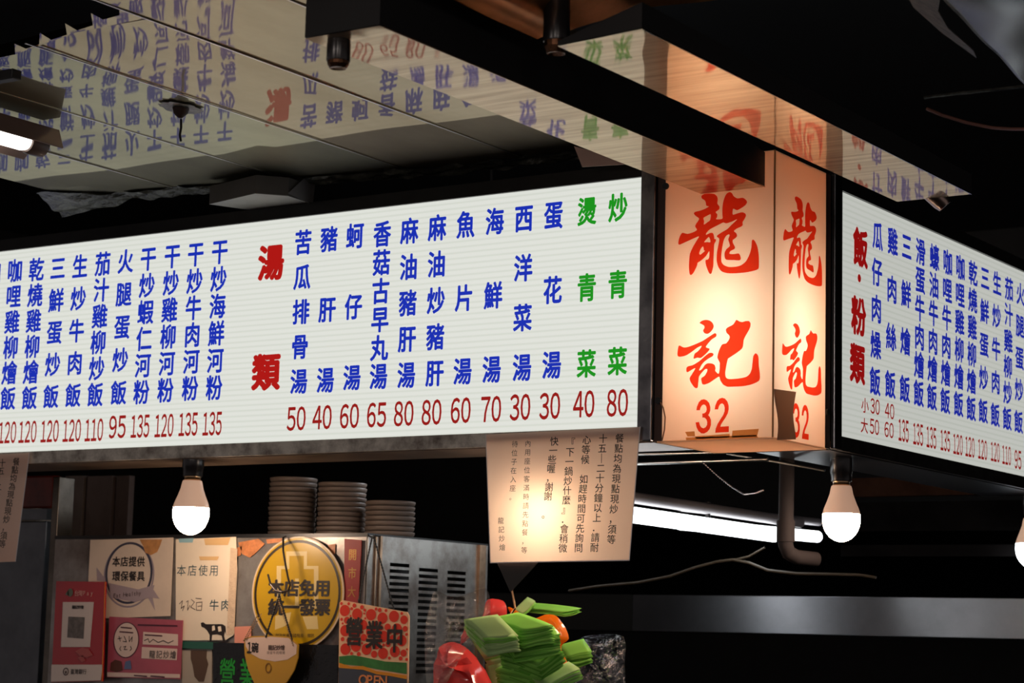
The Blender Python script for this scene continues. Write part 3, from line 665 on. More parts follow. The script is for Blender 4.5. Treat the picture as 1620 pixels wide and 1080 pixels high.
# ================================================================== cabinet with posters
YC = .24
FC = FY(YC)
zc_top = on_y(330, 848, YC).z
xl = on_y(88, 848, YC).x; xr = on_y(583, 846, YC).x; zlow = on_y(300, 1160, YC).z
side_y1 = on_x(772, 868, xr).y
cab = thing('cabinet', 'steel cabinet with slotted side and glass front covered in posters', 'cabinet', ((xl+xr)/2, YC+.2, zlow))
h = MB(); h.box((xl, YC, zlow), (xr-.004, YC+.012, zc_top)); obj('front_panel', h, mat('grimy_front', (.36, .34, .32, 1), .3, .5, var=.6, vscale=6, vcol=(.12, .09, .08, 1)), cab)
h = MB(); h.box((xl, YC+.0, zc_top), (xr, side_y1, zc_top+.004)); obj('top_panel', h, M_darkmetal, cab)
FS = FX(xr)
# slotted side: rectilinear sheet with real slots
slots = []
for c0, c1, y0, n in [(617, 648, 892.5, 18), (663, 693, 900.5, 17), (708, 737, 905, 16)]:
    for k in range(n):
        u0 = FS.uv(c0, y0+k*10.1-2.6)[0]; u1 = FS.uv(c1, y0+k*10.1-2.6)[0]; va = FS.uv(c0, y0+k*10.1-2.8)[1]; vb = FS.uv(c0, y0+k*10.1+2.8)[1]
        slots.append((u0, u1, vb, va))
us = sorted({YC, side_y1} | {round(s[0], 5) for s in slots[::1]} | {round(s[1], 5) for s in slots})
def side_sheet():
    mb = MB(); cols = []
    for ci, (c0, c1, y0, n) in enumerate([(617, 648, 892.5, 18), (663, 693, 900.5, 17), (708, 737, 905, 16)]):
        S = slots[sum([18, 17, 16][:ci]):sum([18, 17, 16][:ci+1])]
        cols.append((S[0][0], S[0][1], S))
    edges = [YC]+[e for c in cols for e in (c[0], c[1])]+[side_y1]
    for i in range(len(edges)-1):
        a, b = edges[i], edges[i+1]
        if i % 2 == 0: mb.obox(FS, a, zlow, b, zc_top, -.0015, 0)
        else:
            S = cols[i//2][2]; z = zc_top
            for s_ in S:
                mb.obox(FS, a, s_[3], b, z, -.0015, 0); z = s_[2]
            mb.obox(FS, a, zlow, b, z, -.0015, 0)
    return mb
obj('slotted_side', side_sheet(), mat('scratched_steel', (.36, .35, .335, 1), .34, .9, var=.8, vscale=12, vcol=(.13, .10, .085, 1)), cab)
h = MB(); h.box((xl+.02, YC+.02, zlow), (xr-.03, side_y1-.01, zc_top-.01)); obj('inner_box', h, M_black, cab)
for (px, wd, nm) in [(594, .007, 'corner_post'), (586, .004, 'corner_post')]:
    u = FS.uv(px+6, 900)[0]; h = MB(); h.box((xr-.004, u-wd/2, zlow), (xr+.004, u+wd/2, zc_top)); obj(nm, h, mat('coppery_post', (.5, .33, .22, 1), .35, 1, var=.5, vscale=20), cab)
u = FS.uv(760, 900)[0]; h = MB(); h.box((xr-.004, u-.012, zlow), (xr+.006, u+.012, zc_top)); obj('corner_post', h, MATS['coppery_post'], cab)
h = MB(); h.box((xl, YC-.002, zc_top-.004), (xr, YC, zc_top+.004)); obj('top_edge', h, M_darkmetal, cab)

def card(name, label, cat, pts, F, mat_, d=.002, thick=.0016):
    q = [F.px(x, y, d) for x, y in pts]
    c = sum(q, Vector())/len(q); t = thing(name, label, cat, c)
    obj('card_face', MB().prism(q, F.N, thick), mat_, t); return t
# tableware poster
FP = Frame((0, YC-.003, 0), (1, 0, 0), (0, 0, 1))
ecard = mat('cream_poster', srgb(226, 205, 186), .45, var=.12, vscale=10)
t = card('poster', 'cream poster with oval ribbon badge on the cabinet, left of the bulb', 'poster', [(144, 854), (275, 850), (270, 974), (163, 978), (163, 930), (140, 930)], FP, ecard)
mb = patch(MB(), FP, [ellipse(FP, 205, 906, 37.5, 49), ellipse(FP, 205, 906, 34, 45.5)], .0026); obj('oval_ring', mb, mat('badge_dark', srgb(62, 60, 78), .5), t)
mb = patch(MB(), FP, [ellipse(FP, 205, 909, 40, 52), ellipse(FP, 205, 909, 37.6, 49.2)], .0024); obj('oval_rim', mb, mat('badge_grey', srgb(150, 136, 146), .5), t)
mb = MB(); ppatch(mb, FP, [(174, 922), (220, 932), (246, 925), (241, 944), (215, 952), (176, 945)], .0030); ppatch(mb, FP, [(241, 928), (254, 947), (243, 945), (247, 966), (236, 946)], .0028); ppatch(mb, FP, [(154, 897), (166, 913), (168, 920), (155, 918)], .0028)
obj('ribbon', mb, mat('ribbon_grey', srgb(170, 152, 158), .5), t)
obj('lettering', line_text(FP, '本店提供', 205, 888, 13, 11.5, 15, .022, .0032), M_ink, t)
obj('lettering', line_text(FP, '環保餐具', 205, 911, 13, 11.5, 15, .022, .0032), M_ink, t)
obj('lettering', line_text(FP, 'Eat Healthy', 203, 940, 4.0, 7, 9, .0, .0034, dy=-.45), M_inkb, t)
mb = MB(); ppatch(mb, FP, [(222, 853), (258, 853), (255, 862), (250, 873), (240, 878), (231, 874), (228, 864)], .0027); obj('peeling_stain', mb, mat('tan_stain', srgb(200, 140, 84), .6, var=.3, vscale=60), t)
# beef poster
t = card('poster', 'cream poster about beef with a small cow, right under the bulb', 'poster', [(279, 853), (374, 849), (376, 900), (371, 1004), (358, 1012), (279, 1013)], FP, mat('cream_paper', srgb(238, 222, 200), .45, var=.08))
obj('lettering', line_text(FP, '本店使用', 314, 902, 17.2, 13.5, 17, .0, .0026), mat('teal_ink', (.02, .07, .09, 1), .6), t)
obj('lettering', line_text(FP, '牛肉', 349, 957, 18, 14, 17, .008, .0026), MATS['teal_ink'], t)
mb = MB()
for k, pts in enumerate([[(285, 955), (290, 950), (288, 962), (293, 958), (290, 966)], [(296, 952), (299, 950), (298, 965), (302, 957)], [(304, 948), (309, 952), (303, 960), (310, 964)], [(311, 946), (320, 947)], [(312, 953), (321, 952), (320, 965), (312, 965), (312, 953)], [(314, 959), (321, 958)]]):
    stroke(mb, FP, pts, 1.1, .0027)
obj('pen_scrawl', mb, M_inkb, t)
cow = [(319, 985), (323, 984), (327, 987), (340, 987), (353, 987), (358, 990), (359, 1004), (357, 998), (356, 1006), (358, 1014), (354, 1014), (352, 1005), (345, 1003), (337, 1004), (336, 1014), (333, 1014), (333, 1004), (329, 997), (325, 993), (320, 991)]
mb = patch(MB(), FP, [[FP.uv(*p) for p in cow]], .0028); ppatch(mb, FP, [(330, 1014), (362, 1014), (362, 1016), (330, 1016)], .0028); obj('cow_drawing', mb, M_ink, t)
mb = MB(); ppatch(mb, FP, [(337, 990), (341, 989), (342, 996), (337, 998)], .0031); ppatch(mb, FP, [(346, 991), (351, 990), (352, 998), (347, 999)], .0031); obj('cow_patch', mb, MATS['cream_paper'], t)
mb = MB(); ppatch(mb, FP, [(284, 852), (308, 851), (306, 858), (285, 858)], .0028); obj('blue_tape', mb, mat('pale_blue_tape', srgb(150, 190, 200), .4), t)
mb = MB(); ppatch(mb, FP, [(324, 852), (366, 850), (362, 862), (326, 862)], .0028); ppatch(mb, FP, [(316, 880), (348, 880), (345, 886), (318, 886)], .0028); obj('tan_tape', mb, mat('tan_tape', srgb(222, 182, 128), .4), t)
mb = MB(); ppatch(mb, FP, [(366, 866), (377, 868), (372, 1003), (360, 1005)], .0029); obj('glue_edge', mb, mat('pale_tape', srgb(216, 190, 162), .4, bump=.5, bscale=80), t)
# shelf edge in green under the posters
mb = MB(); mb.obox(FP, FP.uv(287, 1013)[0], FP.uv(287, 1025)[1], FP.uv(350, 1013)[0], FP.uv(287, 1014)[1], .0, .006)
tag(obj('green_rail', mb, mat('green_plastic', (.02, .10, .07, 1), .35)), 'dark green plastic rail under the beef poster', 'rail')
t = card('drink_card', 'pale card with a brown bottle drawing under the green rail', 'card', [(289, 1027), (336, 1027), (336, 1100), (289, 1100)], FP, mat('pale_grey_card', srgb(176, 164, 150), .5))
obj('bottle_drawing', ppatch(MB(), FP, [(303, 1028), (329, 1028), (328, 1040), (331, 1050), (327, 1066), (324, 1078), (316, 1078), (309, 1070), (306, 1052), (303, 1042)], .0027), mat('bottle_brown', srgb(88, 66, 52), .5), t)
card('pink_note', 'small pink paper behind the hanging bowl tag', 'note', [(372, 991), (398, 990), (398, 1017), (372, 1018)], FP, mat('pink_note', srgb(226, 150, 130), .5))
# glue smears left on the front
mb = MB()
for pts in [[(378, 858), (410, 852), (420, 860), (405, 875), (396, 882), (384, 876)], [(422, 853), (448, 851), (446, 857), (424, 860)], [(376, 866), (384, 864), (382, 878), (376, 880)], [(520, 862), (532, 860), (531, 876), (522, 878)]]:
    ppatch(mb, FC, pts, .0022)
tag(obj('glue_residue', mb, mat('orange_glue', srgb(205, 130, 80), .5, var=.4, vscale=70)), 'orange smears of old glue beside the yellow oval sign', 'residue')
# yellow oval sign
FO = FY(YC-.007)
t = thing('oval_sign', 'large yellow oval sticker with black ring and tax wording', 'sign', FO.px(472, 938))
def ell(rx, ry): return ellipse(FO, 471, 938, rx, ry, 64)
q = [FO.at(u, v, .002) for u, v in ell(73, 90)]; obj('white_border', MB().prism(q, FO.N, .002), mat('cream_border', srgb(215, 190, 160), .4), t)
obj('yellow_face', patch(MB(), FO, [ell(70.5, 87.5)], .0024), mat('mustard_yellow', srgb(192, 152, 12), .3, coat=.4), t)
obj('black_ring', patch(MB(), FO, [ell(68.5, 84.5), ell(64.8, 80)], .0028), mat('ring_brown', (.03, .018, .008, 1), .4), t)
emb = [(454, 872), (487, 872), (487, 895), (505, 895), (505, 962), (470, 962), (439, 962), (439, 895), (454, 895)]
obj('emblem', patch(MB(), FO, [[FO.uv(*p) for p in emb], [FO.uv(x, y) for x, y in [(459, 879), (482, 879), (482, 900), (498, 900), (498, 957), (474, 957), (474, 915), (468, 915), (468, 957), (446, 957), (446, 900), (459, 900)]]], .0027), mat('emblem_cream', srgb(214, 190, 130), .4), t)
mb = MB(); ppatch(mb, FO, [(437, 974), (462, 968), (458, 988), (436, 996)], .0027); ppatch(mb, FO, [(480, 975), (503, 974), (505, 995), (487, 995)], .0027); obj('emblem_foot', mb, MATS['emblem_cream'], t)
obj('lettering', line_text(FO, '本店免用', 475, 930, 24.5, 23, 25, .04, .0032), M_ink, t)
obj('lettering', line_text(FO, '統一發票', 475, 960, 24.5, 23, 25, .04, .0032), M_ink, t)
obj('lettering', line_text(FO, '財政部臺北國稅局 關防', 468, 1005, 5.6, 5, 6, .0, .0032), M_ink, t)
# red strip
FRd = FY(YC-.004)
t = card('paper_strip', 'narrow red paper strip with gold characters at the cabinet corner', 'strip', [(546, 852), (573, 854), (567, 962), (545, 962)], FRd, mat('red_paper', srgb(150, 18, 20), .5))
obj('lettering', column(FRd, '開市大吉', (559, 877), (557, 965), 12, 17, .012, .0026), mat('dull_gold', srgb(176, 124, 62), .4, .4), t)
# payment card
FK = FY(YC-.030)
t = thing('payment_stand', 'red glossy payment card with pale panel at the far left of the cabinet', 'card', FK.px(124, 1077))
q = [FK.px(x, y) for x, y in [(81, 1079), (162, 1077), (167, 920), (89, 919)]]
red = mat('payment_red', srgb(164, 5, 22), .25, coat=.5)
h = MB().prism(q, FK.N, .004); obj('board', h, red, t)
mb = MB(); ppatch(mb, FK, [(97, 1023), (143, 1023), (149, 952), (100, 952)], .001); ppatch(mb, FK, [(81, 1078), (160, 1076), (163, 1051), (82, 1051)], .001); obj('white_panel', mb, mat('card_white', srgb(214, 198, 190), .3, coat=.4), t)
mb = MB(); ppatch(mb, FK, [(107, 1008), (133, 1010), (135, 976), (109, 975)], .0015); obj('grey_square', mb, mat('smudged_grey', srgb(112, 104, 100), .4, var=.5, vscale=90), t)
obj('lettering', line_text(FK, '龍記炒燴', 124, 960, 4.6, 4.4, 5.5, .03, .0016), M_ink, t)
obj('lettering', line_text(FK, '台灣Pay', 134, 938, 6.0, 6.6, 9, .0, .0016), mat('card_pale', srgb(225, 170, 160), .4), t)
obj('lettering', line_text(FK, '臺灣銀行', 125, 1062, 6.4, 5.8, 8, .01, .0016), M_ink, t)
mb = patch(MB(), FK, [ellipse(FK, 105, 1062, 4.6, 6.2, 24), ellipse(FK, 105, 1062, 3.2, 4.6, 24), ellipse(FK, 105, 1063, 1.4, 2.6, 12)], .0016); obj('round_emblem', mb, M_inkb, t)
mb = patch(MB(), FK, [ellipse(FK, 112, 937, 4.4, 6.5, 20)], .0016); ppatch(mb, FK, [(104, 940), (109, 933), (110, 942)], .0016); obj('leaf_emblem', mb, mat('emblem_greenish', srgb(96, 104, 88), .4), t)
mb = MB()
for pts in [[(120, 1030), (130, 1024), (141, 1026), (148, 1036), (138, 1040), (128, 1038)], [(124, 1040), (132, 1036), (136, 1045), (130, 1047)]]: ppatch(mb, FK, pts, .0016)
obj('printed_flower', mb, mat('flower_rose', srgb(176, 84, 82), .4), t)
mb = MB(); stroke(mb, FK, [(167, 920), (162, 1077)], 2.2, .001); obj('orange_edge', mb, mat('orange_edge', srgb(236, 120, 30), .3), t)
# pink card
FQ = FY(YC-.012)
t = card('info_card', 'pink printed card with a white oval below the cream oval poster', 'card', [(174, 975), (290, 981), (286, 1074), (170, 1071)], FQ, mat('pink_card', srgb(180, 82, 100), .35, var=.2, vscale=12, coat=.3), thick=.002)
obj('white_oval', patch(MB(), FQ, [ellipse(FQ, 201, 1012, 19, 27, 36)], .0028), mat('card_cream', srgb(222, 196, 184), .35, coat=.3), t)
obj('oval_ring', patch(MB(), FQ, [ellipse(FQ, 201, 1012, 20.5, 28.5, 36), ellipse(FQ, 201, 1012, 19, 27, 36)], .0028), mat('plum', srgb(80, 26, 44), .4), t)
mb = MB(); ppatch(mb, FQ, [(228, 999), (283, 1003), (283, 1021), (227, 1019)], .0028); ppatch(mb, FQ, [(226, 1023), (282, 1026), (281, 1044), (225, 1041)], .0028); ppatch(mb, FQ, [(171, 1063), (286, 1066), (286, 1072), (171, 1070)], .0028); obj('white_box', mb, MATS['card_cream'], t)
mb = MB(); line_text(FQ, '龍記炒燴', 259, 1035, 11, 9, 12, .004, .0034, mb=mb, dy=.3)
obj('lettering', mb, M_ink, t)
mb = MB()
for pts in [[(190, 1006), (192, 1014)], [(188, 1010), (194, 1009)], [(198, 1006), (202, 1015), (196, 1014)], [(206, 1006), (206, 1015), (211, 1007), (210, 1015)], [(193, 1022), (191, 1026), (193, 1029)], [(197, 1023), (201, 1022), (198, 1027), (203, 1027)], [(208, 1022), (210, 1026), (207, 1029)], [(230, 1013), (236, 1010), (238, 1016), (244, 1011), (252, 1016), (260, 1013), (268, 1017), (276, 1013)]]:
    stroke(mb, FQ, pts, 1.1, .0034)
obj('pen_scrawl', mb, M_ink, t)
mb = MB()
for x0, x1, y in [(220, 282, 988), (193, 210, 992), (191, 212, 999), (231, 258, 1004), (214, 234, 1068), (240, 262, 1069)]: stroke(mb, FQ, [(x0, y), ((x0+x1)/2, y+.7), (x1, y+1.6)], 2.0, .0034)
obj('printed_lines', mb, MATS['plum'], t)
mb = MB(); ppatch(mb, FQ, [(176, 1060), (177, 1048), (184, 1043), (194, 1046), (196, 1060), (186, 1063)], .0034); obj('printed_figure', mb, mat('figure_dark', srgb(90, 48, 36), .5), t)
mb = MB(); ppatch(mb, FQ, [(198, 1058), (200, 1046), (208, 1044), (210, 1058)], .0034); obj('printed_figure', mb, mat('figure_blue', srgb(96, 112, 150), .5), t)
# black light-up sign, green letters with a faint glow put into their colour
FG = FY(YC-.016)
t = card('led_sign', 'black sign board with green characters behind the hanging bowl tag', 'sign', [(338, 1016), (535, 1020), (535, 1100), (338, 1100)], FG, mat('black_board', (.006, .006, .007, 1), .25, bump=.3, bscale=60), thick=.008)
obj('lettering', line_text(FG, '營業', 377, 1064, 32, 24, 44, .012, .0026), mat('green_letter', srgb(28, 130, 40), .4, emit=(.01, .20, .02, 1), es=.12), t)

# hanging OPEN sign
FW = FY(YC-.055)
t = thing('hanging_sign', 'red dotted sign reading open, hanging on black chains at the cabinet corner', 'sign', FW.px(592, 960))
pts = [(541, 949), (644, 968), (647, 974), (645, 1100), (535, 1100), (537, 953)]
q = [FW.px(x, y) for x, y in pts]; obj('board', MB().prism(q, FW.N, .003), mat('peach_board', srgb(255, 205, 160), .3), t)
# round red spots, packed at random
mb = MB(); spots = []
rr = random.Random(3)
def inside(x, y, r):
    top = 949+(x-541)*.184
    return x-r > 537.5 and x+r < 646 and y-r*1.15 > top+1 and y+r*1.15 < 1036+(x-541)*.10
for r in [8, 7, 6, 5, 4, 3, 2.2, 1.6]:
    for _ in range(1500):
        x, y = rr.uniform(537, 646), rr.uniform(948, 1046)
        if inside(x, y, r) and all(math.hypot(x-a, (y-b)/1.15) > r+c+.7 for a, b, c in spots): spots.append((x, y, r))
for x, y, r in spots: patch(mb, FW, [ellipse(FW, x, y, r, r*1.15, 14)], .0008)
obj('red_dots', mb, mat('dot_red', srgb(236, 58, 30), .35), t)
mb = MB(); ppatch(mb, FW, [(537, 1038), (560, 1036), (585, 1041), (610, 1046), (644, 1048), (644, 1066), (620, 1062), (596, 1058), (570, 1053), (537, 1050)], .0010); obj('green_band', mb, mat('grass_green', srgb(66, 140, 66), .5, var=.4, vscale=40), t)
mb = MB(); ppatch(mb, FW, [(537, 1048), (556, 1054), (575, 1053), (596, 1061), (618, 1064), (644, 1068), (644, 1074), (618, 1069), (596, 1066), (575, 1059), (537, 1056)], .0014); obj('orange_band', mb, mat('band_orange', srgb(232, 150, 30), .5), t)
mb = MB(); ppatch(mb, FW, [(536, 1055), (575, 1058), (596, 1065), (644, 1073), (644, 1099), (536, 1099)], .0009); obj('grey_field', mb, mat('slate_field', srgb(70, 76, 88), .5), t)
obj('lettering', line_text(FW, '營業中', 593, 1004, 32, 25, 42, .030, .0018, dy=5.5), M_ink, t)
obj('lettering', line_text(FW, 'OPEN', 591, 1076, 10.5, 17, 20, .02, .0018, dy=.6), mat('pale_orange', srgb(240, 150, 90), .4), t)
mb = MB(); hk = FY(YC-.03)
ch1 = [FY(YC-.03).px(589, 848), FW.px(566, 951, -.002)]; ch2 = [FY(YC-.03).px(591, 848), FW.px(622, 963, -.002)]
def chain(mb, a, b, n, r=.0022):
    for k in range(n):
        p = a+(b-a)*((k+.5)/n); d = (b-a).normalized()*((b-a).length/n*.62)
        mb.tube([p-d, p, p+d], [r*.5, r, r*.5], 6)
chain(mb, *ch1, 22); chain(mb, *ch2, 24); obj('chain', mb, M_black, t)
mb = MB(); p = FY(YC-.03).px(589, 850)
mb.tube([p+Vector((-.012, .02, 0)), p+Vector((-.008, -.004, .004)), p, p+Vector((.008, -.004, .004)), p+Vector((.004, .02, .004))], .002, 6); obj('hook', mb, M_black, t)
# hanging bowl tag
FB = FY(YC-.045)
t = thing('hanging_tag', 'yellow and white bowl shaped tag hanging on a wire hook and bead chain', 'tag', FB.px(428, 1010))
bowl = [(386, 1010), (398, 1006), (428, 1005), (458, 1007), (472, 1020), (471, 1040), (465, 1060), (454, 1078), (440, 1090), (415, 1092), (402, 1080), (393, 1060), (387, 1035)]
q = [FB.px(x, y) for x, y in bowl]; obj('tag_body', MB().prism(q, FB.N, .003), mat('tag_yellow', srgb(190, 142, 40), .35, coat=.3), t)
mb = MB(); ppatch(mb, FB, [(388, 1011), (400, 1008), (428, 1007), (457, 1009), (470, 1020), (469, 1034), (455, 1043), (435, 1046), (412, 1042), (396, 1033), (389, 1022)], .0006); obj('white_top', mb, mat('tag_white', srgb(214, 186, 172), .35), t)
mb = number(FB, '1', 395, 1024, 8, 17, .04, .0012); chars_px(mb, FB, [('碗', 404, 1024)], 10, 15, .04, .0012); obj('lettering', mb, M_ink, t)
obj('lettering', line_text(FB, '龍記炒燴', 438, 1024, 6.6, 6.2, 8, .02, .0012), M_inkb, t)
obj('lettering', line_text(FB, '滑蛋牛肉燴飯', 437, 1032, 5, 4.2, 5, .0, .0012), mat('grey_ink', (.2, .15, .14, 1), .6), t)
obj('spoon_drawing', patch(MB(), FB, [ellipse(FB, 425, 1056, 5, 8, 20), ellipse(FB, 425, 1056, 3.4, 6.2, 20)], .0012), mat('tag_brown', srgb(128, 86, 30), .4), t)
mb = MB(); path = [(452, 848), (448, 850), (448, 870), (452, 895), (456, 915), (459, 925), (456, 934), (446, 936), (436, 934), (428, 924), (424, 908)]
mb.tube([FY(YC-.02 if y < 860 else YC-.04).px(x, y) for x, y in path], .0022, 8); obj('wire_hook', mb, mat('dark_wire', (.06, .05, .05, 1), .3, .8), t)
mb = MB()
def beads(a, b, n):
    for k in range(n):
        p = a+(b-a)*((k+.5)/n); mb.lathe([(.0002, -.0016), (.0016, -.0008), (.0016, .0008), (.0002, .0016)], p, 6)
beads(FB.px(415, 970, .002), FB.px(390, 1012, .002), 15); beads(FB.px(440, 945, .002), FB.px(465, 1022, .002), 24); beads(FB.px(409, 972, .002), FB.px(386, 1014, .002), 15)
obj('bead_chain', mb, M_brass, t)
mb = MB(); chain(mb, FB.px(443, 938, .001), FB.px(421, 1008, .001), 18, .0026); chain(mb, FB.px(441, 938, .0), FB.px(462, 1012, .0), 20, .0026); obj('black_chain', mb, M_black, t)

# stacks of plates on the cabinet
def plate_stack(px, w, ytop, ybot, n, Y, words):
    b = on_y(px, ybot, Y); a = on_y(px, ytop, Y); z0 = zc_top+.006
    r = w*(b-EYE).dot(FWD)/FPX/2; step = (a.z-z0)/n
    proto = None
    ordn = ['first', 'second', 'third', 'fourth', 'fifth', 'sixth', 'seventh', 'eighth', 'ninth', 'tenth', 'eleventh', 'twelfth', 'thirteenth', 'fourteenth']
    for k in range(n):
        if not proto:
            pr = [(r*.6, 0), (r*.93, step*.08), (r*.97, step*.22), (r, step*.72), (r*.985, step*.9), (r*.93, step*.96), (r*.60, step*.55), (r*.0, step*.5)]
            o = proto = obj('plate', MB().lathe(pr, (0, 0, 0), 32), mat('shaded_white_melamine', srgb(128, 112, 102), .45), smooth=True)  # white plates, with the shade around them darkened into the colour
        else:
            o = proto.copy(); COL.objects.link(o)
        o.location = (b.x+rr.uniform(-.001, .001), Y+rr.uniform(-.001, .001), z0+k*step)
        i = n-1-k
        tag(o, ('white plate, topmost of %s' if i == 0 else 'white plate, '+ordn[i]+' from the top of %s') % words, 'plate', 'plates stacked on the steel cabinet')
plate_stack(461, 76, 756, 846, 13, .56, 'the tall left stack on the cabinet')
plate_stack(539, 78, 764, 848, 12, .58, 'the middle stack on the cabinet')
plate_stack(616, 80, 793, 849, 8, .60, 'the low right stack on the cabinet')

# ================================================================== left of the cabinet
h = MB(); u0 = FC.uv(76, 900)[0]; u1 = FC.uv(90, 900)[0]; h.box((u0, YC+.0, .0), (u1-.008, YC+.05, 1.95))
tag(obj('steel_post', h, mat('dull_post', (.14, .12, .10, 1), .35, .8, var=.5, vscale=14), bevel=.002), 'narrow upright steel post at the left side of the cabinet', 'post')
Yf = .55
p0 = on_y(-220, 828, Yf); p1 = on_y(74, 828, Yf)
t = thing('refrigerator', 'grey steel refrigerator in the dark at the left edge', 'refrigerator', ((p0.x+p1.x)/2, Yf+.3, 0))
h = MB(); h.box((p0.x, Yf+.02, 0), (p1.x-.06, Yf+.10, on_y(40, 803, Yf).z)); obj('body', h, M_dullsteel, t)
h = MB(); h.box((p0.x, Yf, .3), (p1.x-.002, Yf+.02, p0.z)); obj('door', h, mat('fridge_steel', (.13, .135, .145, 1), .35, .9, var=.3), t, bevel=.003)
h = MB(); h.box((p0.x, Yf, on_y(40, 822, Yf).z), (p1.x-.002, Yf+.02, on_y(40, 805, Yf).z)); obj('top_strip', h, MATS['fridge_steel'], t)
q0, q1 = on_y(36, 800, Yf), on_y(76, 748, Yf)
h = MB(); h.box((q0.x-.2, Yf+.05, on_y(40, 803, Yf).z+.001), (on_y(62, 760, Yf).x, Yf+.08, q1.z)); tag(obj('red_crate', h, mat('red_crate_plastic', (.22, .02, .008, 1), .4, var=.6, vscale=14), bevel=.006), 'red plastic crate on top of the refrigerator, far left', 'crate')
# brown wall boards behind the bulb
Yw = .9
bd = [(98, 132, (.34, .27, .24, 1)), (133, 178, (.27, .2, .18, 1)), (179, 205, (.2, .14, .12, 1))]
t = thing('wall_boards', 'dull brown upright boards behind the cabinet, left of the bulb', 'boards', on_y(150, 840, Yw))
for x0, x1, c_ in bd:
    a, b = on_y(x0, 860, Yw), on_y(x1, 752, Yw); h = MB(); h.box((a.x, Yw, 1.2), (b.x, Yw+.02, b.z)); obj('board', h, mat('board_%d' % x0, c_, .6, var=.3, vscale=9), t)

# ================================================================== plastic bags on the right of the cabinet
YG = .16
def blob(name, label, outline, Y, bulge, mat_, seed, folds=5, parent=None):
    "a hanging crumpled bag: closed puffed form inside an outline of pixels, with long soft folds"
    F = FY(Y); P = [F.uv(*p) for p in outline]; cx = sum(p[0] for p in P)/len(P); cy = sum(p[1] for p in P)/len(P)
    L = smooth_loop(P, 3); n = len(L); mb = MB(); R = 7; vs = []; fs = []
    for sgn in (1, -1):
        o = len(vs)
        for j in range(R+1):
            s_ = j/R
            for i, (x, y) in enumerate(L):
                X, Y_ = cx+(x-cx)*s_, cy+(y-cy)*s_; an = math.atan2(y-cy, x-cx)
                hgt = bulge*math.sqrt(max(0, 1-s_*s_))
                nz = noise.noise(Vector((X*30+seed, Y_*14, seed)))*.8+.40*math.sin(an*folds+seed+s_*2+3*noise.noise(Vector((X*20, Y_*20, seed))))+.25*math.sin(an*folds*2.3+s_*3)+.22*math.sin(X*190+Y_*60+seed)
                vs.append(F.at(X, Y_, sgn*(hgt*(1+.5*nz) if s_ < 1 else 0)))
        for j in range(R):
            for i in range(n):
                q = (o+j*n+i, o+j*n+(i+1) % n, o+(j+1)*n+(i+1) % n, o+(j+1)*n+i); fs.append(q if sgn > 0 else q[::-1])
    mb.add(vs, fs)
    o = obj(name, mb, mat_, parent, smooth=True)
    if parent is None: tag(o, label, 'bag')
    return o
M_gb = translucent('green_bag_plastic', srgb(150, 220, 98), .25, srgb(130, 215, 70), .03)
M_gb2 = translucent('pale_green_bag_plastic', srgb(190, 226, 152), .25, srgb(150, 215, 100), .03)
M_ob = translucent('orange_bag_plastic', srgb(250, 130, 24), .35, srgb(250, 120, 20), .06)
M_rb = translucent('red_bag_plastic', srgb(244, 78, 74), .18, srgb(235, 50, 50), .05)
def bundle(label, A, L, Wd, S, Y, mats=None, dep=.012, n=None):
    "a pile of folded bags, px: A back corner, L towards the loose ends, Wd across, S down through the pile"
    F = FY(Y); mb = MB(); r = random.Random(int(A[0]*7+A[1])); n = n or max(3, int(math.hypot(*S)/1.35))
    ph = r.uniform(0, 6)
    for k in range(n):
        t_ = k/n; jl = r.uniform(.93, 1.05); jx, jy = r.uniform(-1, 1), r.uniform(-.5, .5); tw = r.uniform(-.05, .05)
        def fn(a, b):
            a_ = a*jl
            x = A[0]+L[0]*a_+Wd[0]*b+S[0]*t_+jx+tw*L[0]*b; y = A[1]+L[1]*a_+Wd[1]*b+S[1]*t_+jy-tw*Wd[1]*a
            y += 4*(a_*a_-a_)+1.1*math.sin(b*5+ph+k*.25)*a
            d = dep*(1-t_)*.5+dep*.5*a_-.006*b+.001*math.sin(a*5+k)
            return F.px(x, y, d)
        mb.grid(fn, 8, 5, 1 if k % 3 == 2 else 0)  # every third layer takes the darker green as a painted shade line
    o = obj('bag_bundle', mb, mats or [M_gb, M_gb_shade], smooth=True, solid=.0007)
    return tag(o, label, 'bags', 'bundles of folded plastic bags')
M_gb_shade = translucent('shaded_green_bag_plastic', srgb(112, 190, 68), .25, srgb(95, 190, 55), .03)  # darker copy of the bag green, for shade between the layers
blob('plastic_bag', 'red plastic bag bunched low beside the slotted cabinet', [(690, 1100), (690, 1050), (697, 1022), (718, 1015), (742, 1028), (765, 1060), (775, 1100)], YG+.03, .030, M_rb, 3, 7)
blob('plastic_bag', 'dark red plastic bag peeking out behind the green bundles', [(772, 948), (796, 950), (802, 965), (795, 985), (740, 1005), (728, 1020), (735, 995), (770, 975)], YG+.075, .012, M_rb, 9, 5)
blob('plastic_bag', 'orange plastic bag folded over the hook behind the green bundles', [(803, 960), (818, 966), (834, 982), (862, 972), (880, 974), (894, 992), (900, 1010), (888, 1022), (893, 1045), (901, 1056), (898, 1070), (880, 1050), (868, 1010), (845, 1000), (818, 985)], YG+.105, .010, M_ob, 5, 4)
PG = [M_gb2, M_gb]
bundle('green folded bags sticking out at the far right of the bunch', (886, 1020), (16, 20), (36, -10), (0, 20), 0.330)
bundle('green folded bags lying flat behind the hook at the top of the bunch', (824, 962), (74, 8), (22, -8), (0, 8), 0.310)
bundle('pale green folded bag tip highest at the hook', (812, 966), (14, 8), (20, -22), (0, 3), 0.288, PG, .004)
bundle('pale green folded bags at the very bottom of the bunch', (770, 1050), (10, 70), (26, -4), (3, 4), 0.235, PG)
